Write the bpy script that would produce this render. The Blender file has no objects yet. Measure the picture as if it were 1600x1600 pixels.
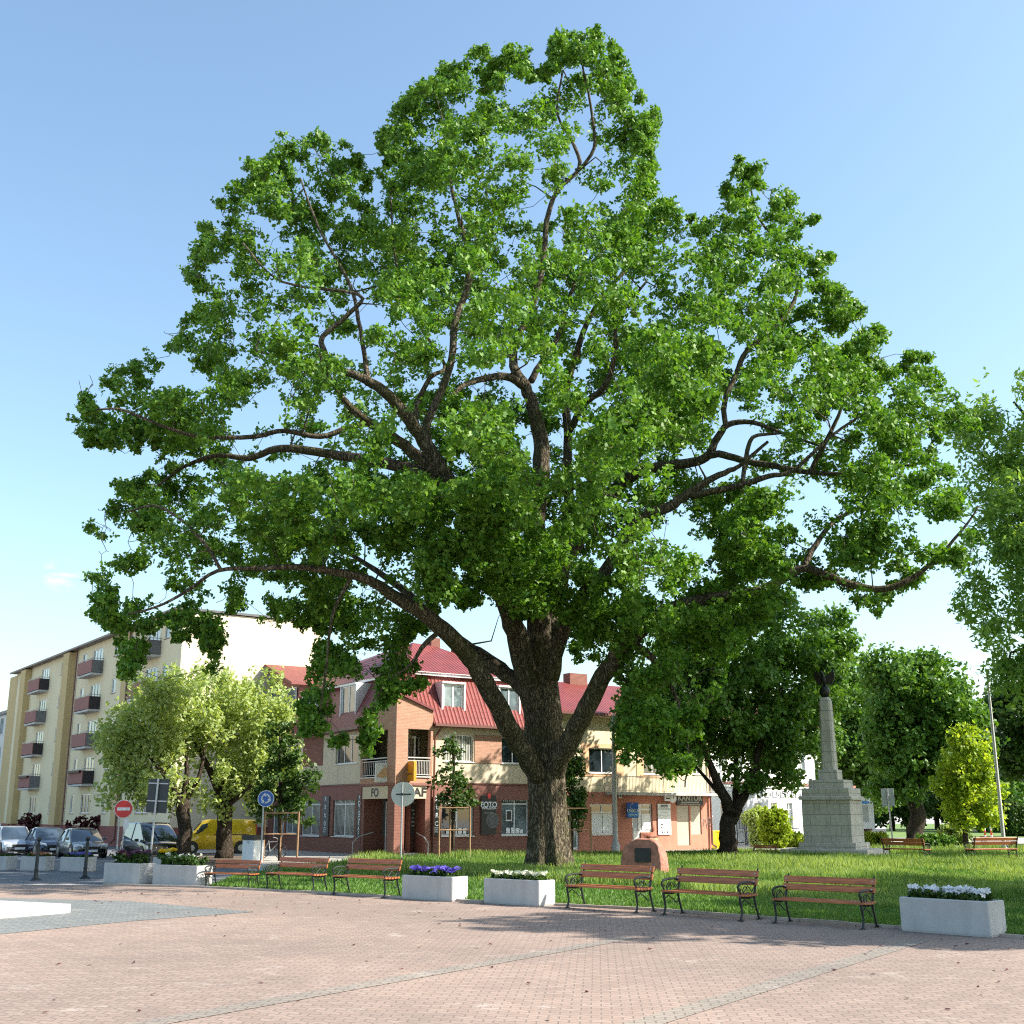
import bpy, math, random
import numpy as np
from mathutils import Matrix, Vector
R = math.radians
rng = np.random.default_rng(7)
random.seed(7)
# ---------------------------------------------------------------- camera, light
FPX, HOR, CH = 1850.0, 1272.0, 2.1          # focal length in px of a 1600 px frame, horizon row, eye height
P = math.atan((HOR - 800) / FPX)
scn = bpy.context.scene
cam = bpy.data.objects.new('camera', bpy.data.cameras.new('camera'))
scn.collection.objects.link(cam); scn.camera = cam
cam.location = (0, 0, CH); cam.rotation_euler = (math.pi / 2 + P, 0, 0)
cam.data.sensor_width = 36; cam.data.lens = 36 * FPX / 1600
cam.data.clip_start = .1; cam.data.clip_end = 3000
SUN_EL, SUN_AZ = R(39), R(-6)              # azimuth measured from +X towards +Y
sv = Vector((math.cos(SUN_EL) * math.cos(SUN_AZ), math.cos(SUN_EL) * math.sin(SUN_AZ), math.sin(SUN_EL)))
sun = bpy.data.objects.new('sun', bpy.data.lights.new('sun', 'SUN'))
scn.collection.objects.link(sun)
sun.data.energy = 5.0; sun.data.angle = R(.6); sun.data.color = (1, .94, .84)
sun.rotation_euler = sv.to_track_quat('Z', 'Y').to_euler()
W = bpy.data.worlds.new('World'); scn.world = W; W.use_nodes = True
nt = W.node_tree; nt.nodes.clear()
sky = nt.nodes.new('ShaderNodeTexSky'); sky.sky_type = 'NISHITA'; sky.sun_disc = False
sky.sun_elevation = SUN_EL; sky.sun_rotation = R(90) - SUN_AZ
sky.altitude = 100; sky.air_density = 1.2; sky.dust_density = 1.7; sky.ozone_density = .9
bg = nt.nodes.new('ShaderNodeBackground'); bg.inputs[1].default_value = .13
wo = nt.nodes.new('ShaderNodeOutputWorld')
tc = nt.nodes.new('ShaderNodeTexCoord'); mpw = nt.nodes.new('ShaderNodeMapping'); mpw.inputs['Scale'].default_value = (22, 22, 90)
nw = nt.nodes.new('ShaderNodeTexNoise'); nw.inputs['Scale'].default_value = 1.6; nw.inputs['Detail'].default_value = 6
dp = nt.nodes.new('ShaderNodeVectorMath'); dp.operation = 'DOT_PRODUCT'; dp.inputs[1].default_value = Vector((-.356,.917,.184)).normalized()
mr = nt.nodes.new('ShaderNodeMapRange'); mr.inputs[1].default_value = .99988; mr.inputs[2].default_value = 1.0
rp = nt.nodes.new('ShaderNodeMapRange'); rp.inputs[1].default_value = .45; rp.inputs[2].default_value = .75
mu = nt.nodes.new('ShaderNodeMath'); mu.operation = 'MULTIPLY'; mxw = nt.nodes.new('ShaderNodeMix'); mxw.data_type = 'RGBA'; mxw.inputs[7].default_value = (5.6, 6.1, 6.6, 1)
L_ = nt.links.new; L_(tc.outputs['Generated'], mpw.inputs[0]); L_(mpw.outputs[0], nw.inputs['Vector']); L_(tc.outputs['Generated'], dp.inputs[0]); L_(dp.outputs['Value'], mr.inputs[0])
L_(nw.outputs['Fac'], rp.inputs[0]); L_(mr.outputs[0], mu.inputs[0]); L_(rp.outputs[0], mu.inputs[1]); L_(mu.outputs[0], mxw.inputs[0]); L_(sky.outputs[0], mxw.inputs[6])
tn = nt.nodes.new('ShaderNodeMix'); tn.data_type = 'RGBA'; tn.blend_type = 'MULTIPLY'; tn.inputs[0].default_value = 1; tn.inputs[7].default_value = (.94, 1.02, 1.02, 1)
nt.links.new(mxw.outputs[2], tn.inputs[6]); nt.links.new(tn.outputs[2], bg.inputs[0]); nt.links.new(bg.outputs[0], wo.inputs[0])
scn.view_settings.view_transform = 'Standard'; scn.view_settings.look = 'None'
scn.view_settings.exposure = 1.08; scn.view_settings.gamma = 1
scn.cycles.max_bounces = 5; scn.cycles.diffuse_bounces = 2; scn.cycles.transmission_bounces = 3; scn.cycles.use_denoising = False; scn.cycles.pixel_filter_type = 'BLACKMAN_HARRIS'; scn.cycles.filter_width = 1.15
scn.cycles.transparent_max_bounces = 6; scn.cycles.caustics_reflective = False; scn.cycles.caustics_refractive = False

# ---------------------------------------------------------------- places on the ground
cP, sP = math.cos(P), math.sin(P)
def ray(px, py):
    u = 800 - py
    return Vector((px - 800, FPX * cP - u * sP, FPX * sP + u * cP))
def G(px, py, z=0.0):
    r = ray(px, py); t = (z - CH) / r.z
    return Vector((r.x * t, r.y * t, z))
def AT(px, py, Y):
    r = ray(px, py); t = Y / r.y
    return Vector((r.x * t, Y, CH + r.z * t))
def pix(p):                                # numpy: world -> px,py
    x, y, z = p[:, 0], p[:, 1], p[:, 2] - CH
    f = y * cP + z * sP; u = -y * sP + z * cP
    return 800 + FPX * x / f, 800 - FPX * u / f

# ---------------------------------------------------------------- object helpers
col = scn.collection
def tag(o, label=None, cat=None, group=None, kind=None):
    if label: o['label'] = label
    if cat: o['category'] = cat
    if group: o['group'] = group
    if kind: o['kind'] = kind
    return o
def thing(name, label, cat, loc=(0, 0, 0), rz=0, group=None):
    o = bpy.data.objects.new(name, None); col.objects.link(o)
    o.location = loc; o.rotation_euler = (0, 0, rz); o.empty_display_size = .3
    return tag(o, label, cat, group)
def copy_tree(o, parent=None):
    c = o.copy(); col.objects.link(c); c.parent = parent
    for ch in o.children: copy_tree(ch, c)
    return c
class MB:
    def __init__(s): s.v, s.f = [], []
    def add(s, vs, fs):
        b = len(s.v); s.v += [tuple(v) for v in vs]; s.f += [tuple(b + i for i in f) for f in fs]; return s
    def box(s, x0, x1, y0, y1, z0, z1):
        return s.add([(x0,y0,z0),(x1,y0,z0),(x1,y1,z0),(x0,y1,z0),(x0,y0,z1),(x1,y0,z1),(x1,y1,z1),(x0,y1,z1)],
                     [(0,3,2,1),(4,5,6,7),(0,1,5,4),(1,2,6,5),(2,3,7,6),(3,0,4,7)])
    def rbox(s, x0, x1, y0, y1, z0, z1, b=.02):          # box with chamfered vertical edges and top
        n = [(x0+b,y0),(x1-b,y0),(x1,y0+b),(x1,y1-b),(x1-b,y1),(x0+b,y1),(x0,y1-b),(x0,y0+b)]
        cx, cy = (x0+x1)/2, (y0+y1)/2
        t = [(x + (b if x < cx else -b), y + (b if y < cy else -b)) for x, y in n]
        vs = [(x,y,z0) for x,y in n] + [(x,y,z1-b) for x,y in n] + [(x,y,z1) for x,y in t]
        fs = [tuple(range(7,-1,-1)), tuple(range(16,24))]
        for k in (0, 8):
            for i in range(8):
                j = (i+1) % 8; fs.append((k+i, k+j, k+8+j, k+8+i))
        return s.add(vs, fs)
    def quad(s, a, b, c, d): return s.add([a,b,c,d], [(0,1,2,3)])
    def prism(s, pts, vec):                               # planar polygon pushed along vec
        n = len(pts); v = Vector(vec); P0 = [Vector(p) for p in pts]
        return s.add(P0 + [p + v for p in P0], [tuple(range(n-1,-1,-1)), tuple(range(n,2*n))] + [(i,(i+1)%n,n+(i+1)%n,n+i) for i in range(n)])
    def tube(s, pts, rad, n=8, cap=True):
        pts = [Vector(p) for p in pts]; m = len(pts)
        if not hasattr(rad, '__len__'): rad = [rad]*m
        t0 = (pts[1]-pts[0]).normalized(); ref = Vector((1,0,0)) if abs(t0.x) < .8 else Vector((0,1,0))
        a = t0.cross(ref).normalized(); vs = []
        for i in range(m):
            t = (pts[min(i+1,m-1)] - pts[max(i-1,0)]).normalized()
            a = (a - t*a.dot(t)).normalized(); b = t.cross(a)
            for k in range(n):
                w = 2*math.pi*k/n; vs.append(pts[i] + (a*math.cos(w) + b*math.sin(w))*rad[i])
        fs = [(i*n+k, i*n+(k+1)%n, (i+1)*n+(k+1)%n, (i+1)*n+k) for i in range(m-1) for k in range(n)]
        if cap: fs += [tuple(range(n-1,-1,-1)), tuple((m-1)*n+k for k in range(n))]
        return s.add(vs, fs)
    def cyl(s, x, y, z0, z1, r, n=16, r1=None): return s.tube([(x,y,z0),(x,y,z1)], [r, r if r1 is None else r1], n)
    def lathe(s, prof, n=16, c=(0,0,0)):
        vs = [(c[0]+r*math.cos(2*math.pi*k/n), c[1]+r*math.sin(2*math.pi*k/n), c[2]+z) for r, z in prof for k in range(n)]
        m = len(prof)
        fs = [(i*n+k, i*n+(k+1)%n, (i+1)*n+(k+1)%n, (i+1)*n+k) for i in range(m-1) for k in range(n)]
        return s.add(vs, fs + [tuple(range(n-1,-1,-1)), tuple((m-1)*n+k for k in range(n))])
    def loft(s, rings, caps=True):
        n = len(rings[0]); vs = [p for r in rings for p in r]
        fs = [(i*n+k, i*n+(k+1)%n, (i+1)*n+(k+1)%n, (i+1)*n+k) for i in range(len(rings)-1) for k in range(n)]
        if caps: fs += [tuple(range(n-1,-1,-1)), tuple((len(rings)-1)*n+k for k in range(n))]
        return s.add(vs, fs)
    def disc(s, c, nrm, r, th=.02, n=24):
        c = Vector(c); nrm = Vector(nrm).normalized()
        return s.tube([c - nrm*th/2, c + nrm*th/2], r, n)
    def build(s, name, mat, parent=None, T=None, smooth=False):
        me = bpy.data.meshes.new(name); me.from_pydata([tuple(v) for v in s.v], [], s.f)
        return link(name, me, mat, parent, T, smooth)
def link(name, me, mat, parent=None, T=None, smooth=False, fix=True):
    if fix:
        import bmesh
        bm = bmesh.new(); bm.from_mesh(me); bmesh.ops.recalc_face_normals(bm, faces=bm.faces); bm.to_mesh(me); bm.free()
    if smooth:
        me.shade_smooth()
        if smooth != 'all':
            try: me.set_sharp_from_angle(angle=R(38))
            except Exception: pass
    me.materials.append(mat); me.update()
    o = bpy.data.objects.new(name, me); col.objects.link(o); o.parent = parent
    if T is not None: o.matrix_local = T
    return o
def npmesh(name, verts, faces, mat, parent=None, var=None, var2=None):
    """verts (N,3), faces (M,k) numpy; var = float per face"""
    me = bpy.data.meshes.new(name); n, k = faces.shape
    me.vertices.add(len(verts)); me.vertices.foreach_set('co', verts.astype(np.float32).ravel())
    me.loops.add(n*k); me.loops.foreach_set('vertex_index', faces.astype(np.int32).ravel())
    me.polygons.add(n); me.polygons.foreach_set('loop_start', np.arange(n, dtype=np.int32)*k)
    me.update(calc_edges=True)
    if var is not None:
        a = me.attributes.new('var', 'FLOAT', 'FACE'); a.data.foreach_set('value', var.astype(np.float32))
    return link(name, me, mat, parent, fix=False)

# ---------------------------------------------------------------- materials
class N:
    def __init__(s, name):
        s.m = bpy.data.materials.new(name); s.m.use_nodes = True; s.t = s.m.node_tree
        s.b = s.t.nodes['Principled BSDF']; s.out = s.t.nodes['Material Output']
    def n(s, typ, **k):
        o = s.t.nodes.new('ShaderNode' + typ)
        for a, v in k.items():
            if a.startswith('i_'):
                key = a[2:]; key = int(key) if key.isdigit() else key.replace('_', ' ')
                if hasattr(v, 'bl_rna') or isinstance(v, bpy.types.NodeSocket): s.t.links.new(v, o.inputs[key])
                else: o.inputs[key].default_value = v
            else: setattr(o, a, v)
        return o
    def l(s, a, b): s.t.links.new(a, b)
    def math(s, op, a, b=0.0, c=0.0):
        o = s.n('Math', operation=op)
        for i, v in enumerate((a, b, c)):
            if isinstance(v, bpy.types.NodeSocket): s.l(v, o.inputs[i])
            else: o.inputs[i].default_value = v
        return o.outputs[0]
    def mix(s, f, a, b, blend='MIX'):
        o = s.n('Mix', data_type='RGBA', blend_type=blend)
        for i, v in ((0, f), (6, a), (7, b)):
            if isinstance(v, bpy.types.NodeSocket): s.l(v, o.inputs[i])
            else: o.inputs[i].default_value = v if i == 0 or len(v) == 4 else (*v, 1)
        return o.outputs[2]
    def obj(s): return s.n('TexCoord').outputs['Object']
    def noise(s, scale, vec=None, detail=4, rough=.6):
        o = s.n('TexNoise'); o.inputs['Scale'].default_value = scale; o.inputs['Detail'].default_value = detail
        o.inputs['Roughness'].default_value = rough
        s.l(vec or s.obj(), o.inputs['Vector']); return o.outputs['Fac']
    def ramp(s, f, stops):
        o = s.n('ValToRGB'); s.l(f, o.inputs[0]); e = o.color_ramp.elements
        while len(e) < len(stops): e.new(.5)
        for q, (p, c) in zip(e, stops): q.position = p; q.color = (*c, 1) if len(c) == 3 else c
        return o.outputs[0]
    def bump(s, h, dist=.02, strength=1.0):
        o = s.n('Bump'); o.inputs['Strength'].default_value = strength; o.inputs['Distance'].default_value = dist
        s.l(h, o.inputs['Height']); s.l(o.outputs[0], s.b.inputs['Normal'])
    def base(s, c):
        if isinstance(c, bpy.types.NodeSocket): s.l(c, s.b.inputs['Base Color'])
        else: s.b.inputs['Base Color'].default_value = (*c, 1)
    def rough(s, r): s.b.inputs['Roughness'].default_value = r
def plain(name, c, rough=.7, metal=0, amt=.25, scale=3.0, bump=0.0, bscale=40, spec=None, grime=0):
    m = N(name); d = tuple(x*(1-amt) for x in c)
    b = tuple(min(1, x*(1+amt*.4)) for x in c)
    colr = m.ramp(m.noise(scale, detail=6), [(.3, d), (.65, b)])
    if grime:                                              # streaky dirt of the surface itself
        mp = m.n('Mapping', i_Vector=m.obj()); mp.inputs['Scale'].default_value = (2.2, 2.2, .35)
        colr = m.mix(m.math('MULTIPLY', m.ramp(m.noise(1.5, mp.outputs[0], 8), [(.48, (0,0,0)), (.72, (1,1,1))]), grime), colr, tuple(x*.45 for x in c))
    m.base(colr); m.rough(rough); m.b.inputs['Metallic'].default_value = metal
    if spec is not None: m.b.inputs['Specular IOR Level'].default_value = spec
    if bump: m.bump(m.noise(bscale), bump)
    return m.m
def brick_mat(name, c1, c2, mortar, bw=.25, bh=.075):
    m = N(name); o = m.n('SeparateXYZ', i_0=m.obj())
    v = m.n('CombineXYZ', i_0=m.math('ADD', o.outputs[0], o.outputs[1]), i_1=o.outputs[2])
    b = m.n('TexBrick'); m.l(v.outputs[0], b.inputs['Vector']); b.inputs['Scale'].default_value = 1
    b.inputs['Brick Width'].default_value = bw; b.inputs['Row Height'].default_value = bh; b.inputs['Mortar Size'].default_value = .008
    b.inputs['Color1'].default_value = (*c1,1); b.inputs['Color2'].default_value = (*c2,1); b.inputs['Mortar'].default_value = (*mortar,1)
    m.base(m.mix(m.math('MULTIPLY', m.noise(.9, detail=6), .5), b.outputs['Color'], tuple(x*.6 for x in c1)))
    m.rough(.85); m.bump(m.math('SUBTRACT', 1.0, b.outputs['Fac']), .01); return m.m
def tile_mat(name, c):
    m = N(name); o = m.n('SeparateXYZ', i_0=m.obj())
    rib = m.math('ABSOLUTE', m.math('SINE', m.math('MULTIPLY', o.outputs[0], math.pi/.24)))
    step = m.math('FRACT', m.math('MULTIPLY', o.outputs[2], 1/.36))
    h = m.math('ADD', m.math('MULTIPLY', rib, .6), m.math('MULTIPLY', step, -.5))
    m.base(m.ramp(m.noise(1.3, detail=6), [(.3, tuple(x*.75 for x in c)), (.7, c)])); m.rough(.42); m.bump(h, .09); return m.m
def leaf_mat(name, dark, light, trans=.35, tr_col=None, rough=.5):
    m = N(name); a = m.n('Attribute', attribute_name='var').outputs['Fac']
    c = m.ramp(a, [(0, dark), (1, light)]); m.base(c); m.rough(rough); m.b.inputs['Specular IOR Level'].default_value = .3
    t = m.n('BsdfTranslucent'); m.l(m.mix(1.0, c, tr_col or (1.5, 1.45, .5), 'MULTIPLY'), t.inputs[0])
    s = m.n('MixShader'); s.inputs[0].default_value = trans
    m.l(m.b.outputs[0], s.inputs[1]); m.l(t.outputs[0], s.inputs[2]); m.l(s.outputs[0], m.out.inputs[0]); return m.m
def bark_mat(name, dark, light, s=1.0, moss=None):
    m = N(name); o = m.obj(); wv = m.mix(.35, o, m.n('TexNoise', i_Vector=o, i_Scale=2.2).outputs['Color'], 'ADD')
    mp = m.n('Mapping', i_Vector=wv); mp.inputs['Scale'].default_value = (7.5*s, 7.5*s, 1.1*s)
    n1 = m.noise(1.6, mp.outputs[0], 5, .55); rid = m.math('MULTIPLY', m.math('ABSOLUTE', m.math('SUBTRACT', n1, .5)), 6.5)
    v = m.n('TexVoronoi', feature='DISTANCE_TO_EDGE'); v.inputs['Scale'].default_value = 1.7; m.l(mp.outputs[0], v.inputs['Vector'])
    ed = m.math('MINIMUM', m.math('MULTIPLY_ADD', v.outputs['Distance'], 1.6, rid), 1.0)
    ns = m.noise(5, None, 6)
    c = m.mix(m.ramp(ed, [(.12, (0,0,0)), (.75, (1,1,1))]), dark, m.mix(ns, tuple(x*.65 for x in light), light))
    if moss: c = m.mix(m.ramp(m.noise(.45, detail=6), [(.5, (0,0,0)), (.62, (.6,.6,.6))]), c, moss)
    m.base(c); m.rough(.95); m.b.inputs['Specular IOR Level'].default_value = .1; m.bump(m.math('ADD', ed, m.math('MULTIPLY', ns, .3)), .09/s); return m.m
def glass_mat(name, c=(.02,.03,.035), rough=.04):
    m = N(name); m.base(m.ramp(m.noise(.8), [(.35, tuple(x*.5 for x in c)), (.6, tuple(min(1,x*1.6) for x in c))])); m.rough(rough)
    m.b.inputs['Specular IOR Level'].default_value = .9; m.b.inputs['Coat Weight'].default_value = .5; return m.m
def curtain_glass(name):
    m = N(name); s = m.n('SeparateXYZ', i_0=m.obj())
    w = m.math('SINE', m.math('MULTIPLY', s.outputs[0], 38))
    m.base(m.ramp(m.math('MULTIPLY_ADD', w, .25, m.math('MULTIPLY', m.noise(.9), .9)), [(.25, (.08,.09,.09)), (.6, (.42,.42,.38))])); m.rough(.08)
    m.b.inputs['Coat Weight'].default_value = .8; return m.m

def paver_mat(name, c1, c2, joint):
    m = N(name); o = m.obj(); mp = m.n('Mapping', i_Vector=o); mp.inputs['Rotation'].default_value = (0, 0, R(4))
    s = m.n('SeparateXYZ', i_0=mp.outputs[0]); x, y = s.outputs[0], s.outputs[1]
    tri = m.math('PINGPONG', x, .112)                       # zig-zag joint running across
    y2 = m.math('ADD', y, m.math('MULTIPLY', m.math('SUBTRACT', tri, .056), .75))
    v = m.n('CombineXYZ', i_0=x, i_1=y2)
    b = m.n('TexBrick'); m.l(v.outputs[0], b.inputs['Vector']); b.inputs['Scale'].default_value = 1
    b.inputs['Brick Width'].default_value = .224; b.inputs['Row Height'].default_value = .15
    b.inputs['Mortar Size'].default_value = .012; b.inputs['Mortar Smooth'].default_value = .3; b.inputs['Bias'].default_value = -.1
    b.inputs['Color1'].default_value = (*c1,1); b.inputs['Color2'].default_value = (*c2,1); b.inputs['Mortar'].default_value = (*joint,1)
    c = b.outputs['Color']
    big = m.ramp(m.noise(.11, detail=7), [(.34, (.76,.76,.77)), (.62, (1.08,1.04,1.0))])
    c = m.mix(1.0, c, big, 'MULTIPLY')
    c = m.mix(m.ramp(m.noise(1.1, detail=9, rough=.75), [(.58, (0,0,0)), (.74, (.6,.6,.6))]), c, (.55,.50,.45))   # lime bloom
    c = m.mix(m.ramp(m.noise(.5, detail=9, rough=.8), [(.54, (0,0,0)), (.78, (.75,.75,.75))]), c, (.17,.135,.12))         # dirt
    m.base(c); m.rough(.8); m.b.inputs['Specular IOR Level'].default_value = .25
    m.bump(m.math('MULTIPLY_ADD', m.noise(60), .25, m.math('SUBTRACT', 1.0, b.outputs['Fac'])), .007); return m.m

M = {}
M['pave'] = paver_mat('pink_pavers', (.285,.215,.18), (.345,.262,.22), (.225,.18,.155))
M['pave_grey'] = paver_mat('grey_pavers', (.25,.225,.195), (.305,.262,.225), (.185,.16,.14))
M['pave_blue'] = paver_mat('blue_grey_pavers', (.18,.195,.195), (.23,.245,.24), (.11,.115,.115))
M['conc'] = plain('pale_concrete', (.55,.53,.49), .85, amt=.2, scale=1.5, bump=.004, grime=.25)
M['conc_slab'] = plain('white_slab', (.48,.48,.47), .7, amt=.06, scale=1)
M['kerb'] = plain('kerb_concrete', (.42,.36,.31), .9, amt=.3, bump=.004)
M['side'] = plain('sidewalk_concrete', (.40,.375,.34), .9, amt=.2, scale=.8, bump=.003)
M['asphalt'] = plain('asphalt', (.13,.135,.15), .9, amt=.25, scale=.9, bump=.004)
M['earth'] = plain('bare_earth', (.12,.085,.06), 1, amt=.4, scale=2, bump=.03, bscale=9)
M['soil_grass'] = plain('lawn_soil', (.075,.12,.03), 1, amt=.45, scale=1.2, bump=.03, bscale=14)
M['farlawn'] = plain('far_lawn', (.14,.22,.05), 1, amt=.4, scale=.6, bump=.03, bscale=9)
M['cream'] = plain('cream_render', (.80,.69,.46), .9, amt=.07, scale=.5, grime=.12)
M['cream_gable'] = plain('pale_cream_render', (.70,.61,.46), .9, amt=.05, scale=.35, grime=.06)
M['mustard'] = plain('mustard_render', (.60,.45,.22), .9, amt=.08, scale=.5, grime=.12)
M['plinth'] = plain('brown_plinth', (.28,.10,.08), .9, amt=.2)
M['shopcream'] = plain('sand_render', (.68,.57,.41), .9, amt=.08, scale=.6, grime=.25)
M['fascia'] = plain('brown_red_render', (.29,.125,.10), .85, amt=.12)
M['brick'] = brick_mat('orange_brick', (.52,.245,.15), (.60,.33,.21), (.5,.43,.36))
M['brick_dark'] = brick_mat('red_brick', (.28,.105,.075), (.34,.145,.10), (.22,.14,.115))
M['pinkwall'] = plain('terracotta_render', (.57,.235,.16), .9, amt=.12, scale=.6, grime=.35)
M['orange'] = plain('orange_surround', (.76,.47,.27), .9, amt=.06)
M['yellowish'] = plain('light_yellow_render', (.76,.65,.44), .9, amt=.08, scale=.5, grime=.28)
M['whitewall'] = plain('white_render', (.80,.80,.80), .9, amt=.06, scale=.5, grime=.1)
M['whiteframe'] = plain('white_upvc', (.82,.82,.82), .35, amt=.03)
M['white_boards'] = plain('white_clapboard', (.80,.80,.80), .5, amt=.04)
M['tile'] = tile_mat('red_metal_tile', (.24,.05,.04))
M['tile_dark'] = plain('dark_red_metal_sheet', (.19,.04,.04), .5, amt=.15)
M['gutter'] = plain('brown_gutter', (.17,.07,.055), .45, amt=.1)
M['glass'] = glass_mat('window_glass')
M['glass_pale'] = glass_mat('pale_window_glass', (.13,.17,.18))
M['curtain'] = curtain_glass('curtained_glass')
M['black'] = plain('black_panel', (.018,.018,.02), .45, amt=.3)
M['greypanel'] = plain('grey_panel', (.12,.12,.125), .5, amt=.2)
M['loggia'] = plain('shade_toned_render', (.40,.36,.21), .9, amt=.08)  # shade under the bay roof is put into this darker wall colour
M['white'] = plain('white_paint', (.82,.82,.82), .5, amt=.04)
M['bill'] = plain('faded_white_board', (.85,.86,.88), .5, amt=.05)
M['blue'] = plain('blue_sign_face', (.03,.14,.52), .4, amt=.08)
M['lightblue'] = plain('light_blue_sign_face', (.10,.34,.78), .4, amt=.05)
M['red'] = plain('red_sign_face', (.72,.04,.04), .4, amt=.08)
M['orangebox'] = plain('orange_box', (.80,.33,.02), .45, amt=.1)
M['yellow'] = plain('yellow_paint', (.85,.58,.0), .35, amt=.06)
M['steel'] = plain('galvanised_steel', (.42,.44,.46), .45, .6, amt=.12, scale=6)
M['signback'] = plain('grey_sign_back', (.46,.48,.50), .5, .2, amt=.08)
M['signdark'] = plain('dark_sign_back', (.035,.045,.045), .6, amt=.1)
M['iron'] = plain('black_cast_iron', (.02,.026,.026), .5, .3, amt=.3)
M['stone'] = plain('grey_granite', (.45,.43,.375), .85, amt=.3, scale=.9, bump=.012, bscale=14, grime=.45)
m = N('granite_blocks'); o = m.n('SeparateXYZ', i_0=m.obj()); v = m.n('CombineXYZ', i_0=m.math('ADD', o.outputs[0], o.outputs[1]), i_1=o.outputs[2])
b = m.n('TexBrick'); m.l(v.outputs[0], b.inputs['Vector']); b.inputs['Scale'].default_value = 1; b.inputs['Brick Width'].default_value = 1.15; b.inputs['Row Height'].default_value = .52; b.inputs['Mortar Size'].default_value = .010
b.inputs['Color1'].default_value = (.54,.50,.42,1); b.inputs['Color2'].default_value = (.48,.445,.375,1); b.inputs['Mortar'].default_value = (.24,.23,.20,1)
mp = m.n('Mapping', i_Vector=m.obj()); mp.inputs['Scale'].default_value = (2.5, 2.5, .4)
c = m.mix(m.ramp(m.noise(1.4, mp.outputs[0], 8), [(.45, (0,0,0)), (.75, (.6,.6,.6))]), b.outputs['Color'], (.22,.21,.18)); c = m.mix(m.ramp(m.noise(9, detail=6), [(.35, (.3,.3,.3)), (.65, (0,0,0))]), c, (.30,.29,.25))
m.base(c); m.rough(.85); m.bump(m.math('MULTIPLY_ADD', m.noise(22), .3, m.math('SUBTRACT', 1.0, b.outputs['Fac'])), .012); M['stone'] = m.m
M['granite'] = plain('pink_granite', (.40,.17,.12), .85, amt=.35, scale=5, bump=.05, bscale=7)
M['bronze'] = plain('dark_bronze', (.03,.028,.025), .4, .6, amt=.3)
M['rail'] = plain('grey_metal_rail', (.50,.49,.46), .5, .2, amt=.1)
M['balc_red'] = plain('maroon_balcony_side', (.30,.13,.11), .8, amt=.1)
M['balc_dark'] = plain('black_balcony_front', (.025,.02,.025), .6, amt=.3)
M['balc_grey'] = plain('grey_balcony_front', (.16,.165,.17), .6, amt=.3)
M['shutter'] = plain('beige_roller_shutter', (.52,.45,.36), .6, amt=.06)
M['doorwhite'] = plain('white_door', (.84,.84,.82), .35, amt=.04)
M['tyre'] = plain('black_rubber', (.02,.02,.02), .8, amt=.2)
M['rim'] = plain('alloy_rim', (.45,.46,.47), .35, .8, amt=.1)
M['carglass'] = glass_mat('car_glass', (.03,.045,.06), .03)
M['lamp'] = plain('lamp_lens', (.75,.78,.8), .12, amt=.05)
M['taillamp'] = plain('red_lens', (.5,.02,.02), .15, amt=.1)
def paint(n, c):
    m = N(n); m.base(c); m.rough(.3); m.b.inputs['Metallic'].default_value = .35; m.b.inputs['Coat Weight'].default_value = 1; m.b.inputs['Coat Roughness'].default_value = .04; return m.m
M['wood'] = None
m = N('varnished_wood'); mp = m.n('Mapping', i_Vector=m.obj()); mp.inputs['Scale'].default_value = (1.2, 14, 14)
m.base(m.mix(m.n('ObjectInfo').outputs['Random'], m.ramp(m.noise(2.2, mp.outputs[0], 8), [(.3, (.22,.06,.018)), (.55, (.45,.14,.04)), (.75, (.58,.22,.07))]), m.ramp(m.noise(2.2, mp.outputs[0], 8), [(.3, (.17,.05,.018)), (.55, (.37,.115,.038)), (.75, (.48,.18,.065))])))
m.rough(.45); m.bump(m.noise(3, mp.outputs[0], 8), .004); M['wood'] = m.m
M['stake'] = plain('wooden_stake', (.33,.20,.11), .9, amt=.25, scale=6)
M['oakbark'] = bark_mat('oak_bark', (.035,.028,.02), (.26,.215,.15), 1.0, (.095,.10,.035))
M['bark'] = bark_mat('dark_bark', (.03,.025,.02), (.13,.10,.075), 1.6)
M['oakleaf'] = leaf_mat('oak_leaves', (.035,.125,.014), (.205,.355,.038), .32, (1.35,1.4,.55))
M['mapleleaf'] = leaf_mat('maple_leaves', (.05,.135,.02), (.16,.29,.05), .32)
M['limeleaf'] = leaf_mat('pale_lime_leaves', (.25,.34,.12), (.50,.58,.24), .4)
M['darkleaf'] = leaf_mat('dark_leaves', (.03,.075,.015), (.09,.16,.03), .3)
M['yelleaf'] = leaf_mat('yellow_green_leaves', (.20,.32,.03), (.42,.50,.06), .45)
M['willowleaf'] = leaf_mat('feathery_leaves', (.13,.25,.05), (.28,.43,.11), .45)
M['goldleaf'] = leaf_mat('golden_leaves', (.18,.29,.02), (.42,.50,.04), .35, (1.3,1.3,.4))
M['vine'] = leaf_mat('red_vine_leaves', (.05,.012,.015), (.13,.03,.03), .2, (1.2,.6,.6))
M['grassblade'] = leaf_mat('grass_blades', (.055,.14,.022), (.15,.27,.05), .25)
M['seedgrass'] = leaf_mat('tall_grass_blades', (.09,.19,.03), (.33,.42,.13), .3)
M['pet_purple'] = leaf_mat('purple_petals', (.06,.035,.30), (.20,.15,.62), .2, (1,1,1.2))
M['pet_white'] = leaf_mat('white_petals', (.6,.6,.58), (.85,.85,.85), .2, (1,1,1))
M['pet_cream'] = leaf_mat('cream_petals', (.55,.55,.40), (.80,.80,.62), .2, (1,1,1))
M['pet_yellow'] = leaf_mat('yellow_petals', (.75,.45,.0), (.9,.65,.02), .2, (1,1,.6))
M['pet_dark'] = leaf_mat('maroon_petals', (.03,.015,.03), (.16,.03,.06), .15, (1,.8,.8))
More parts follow.
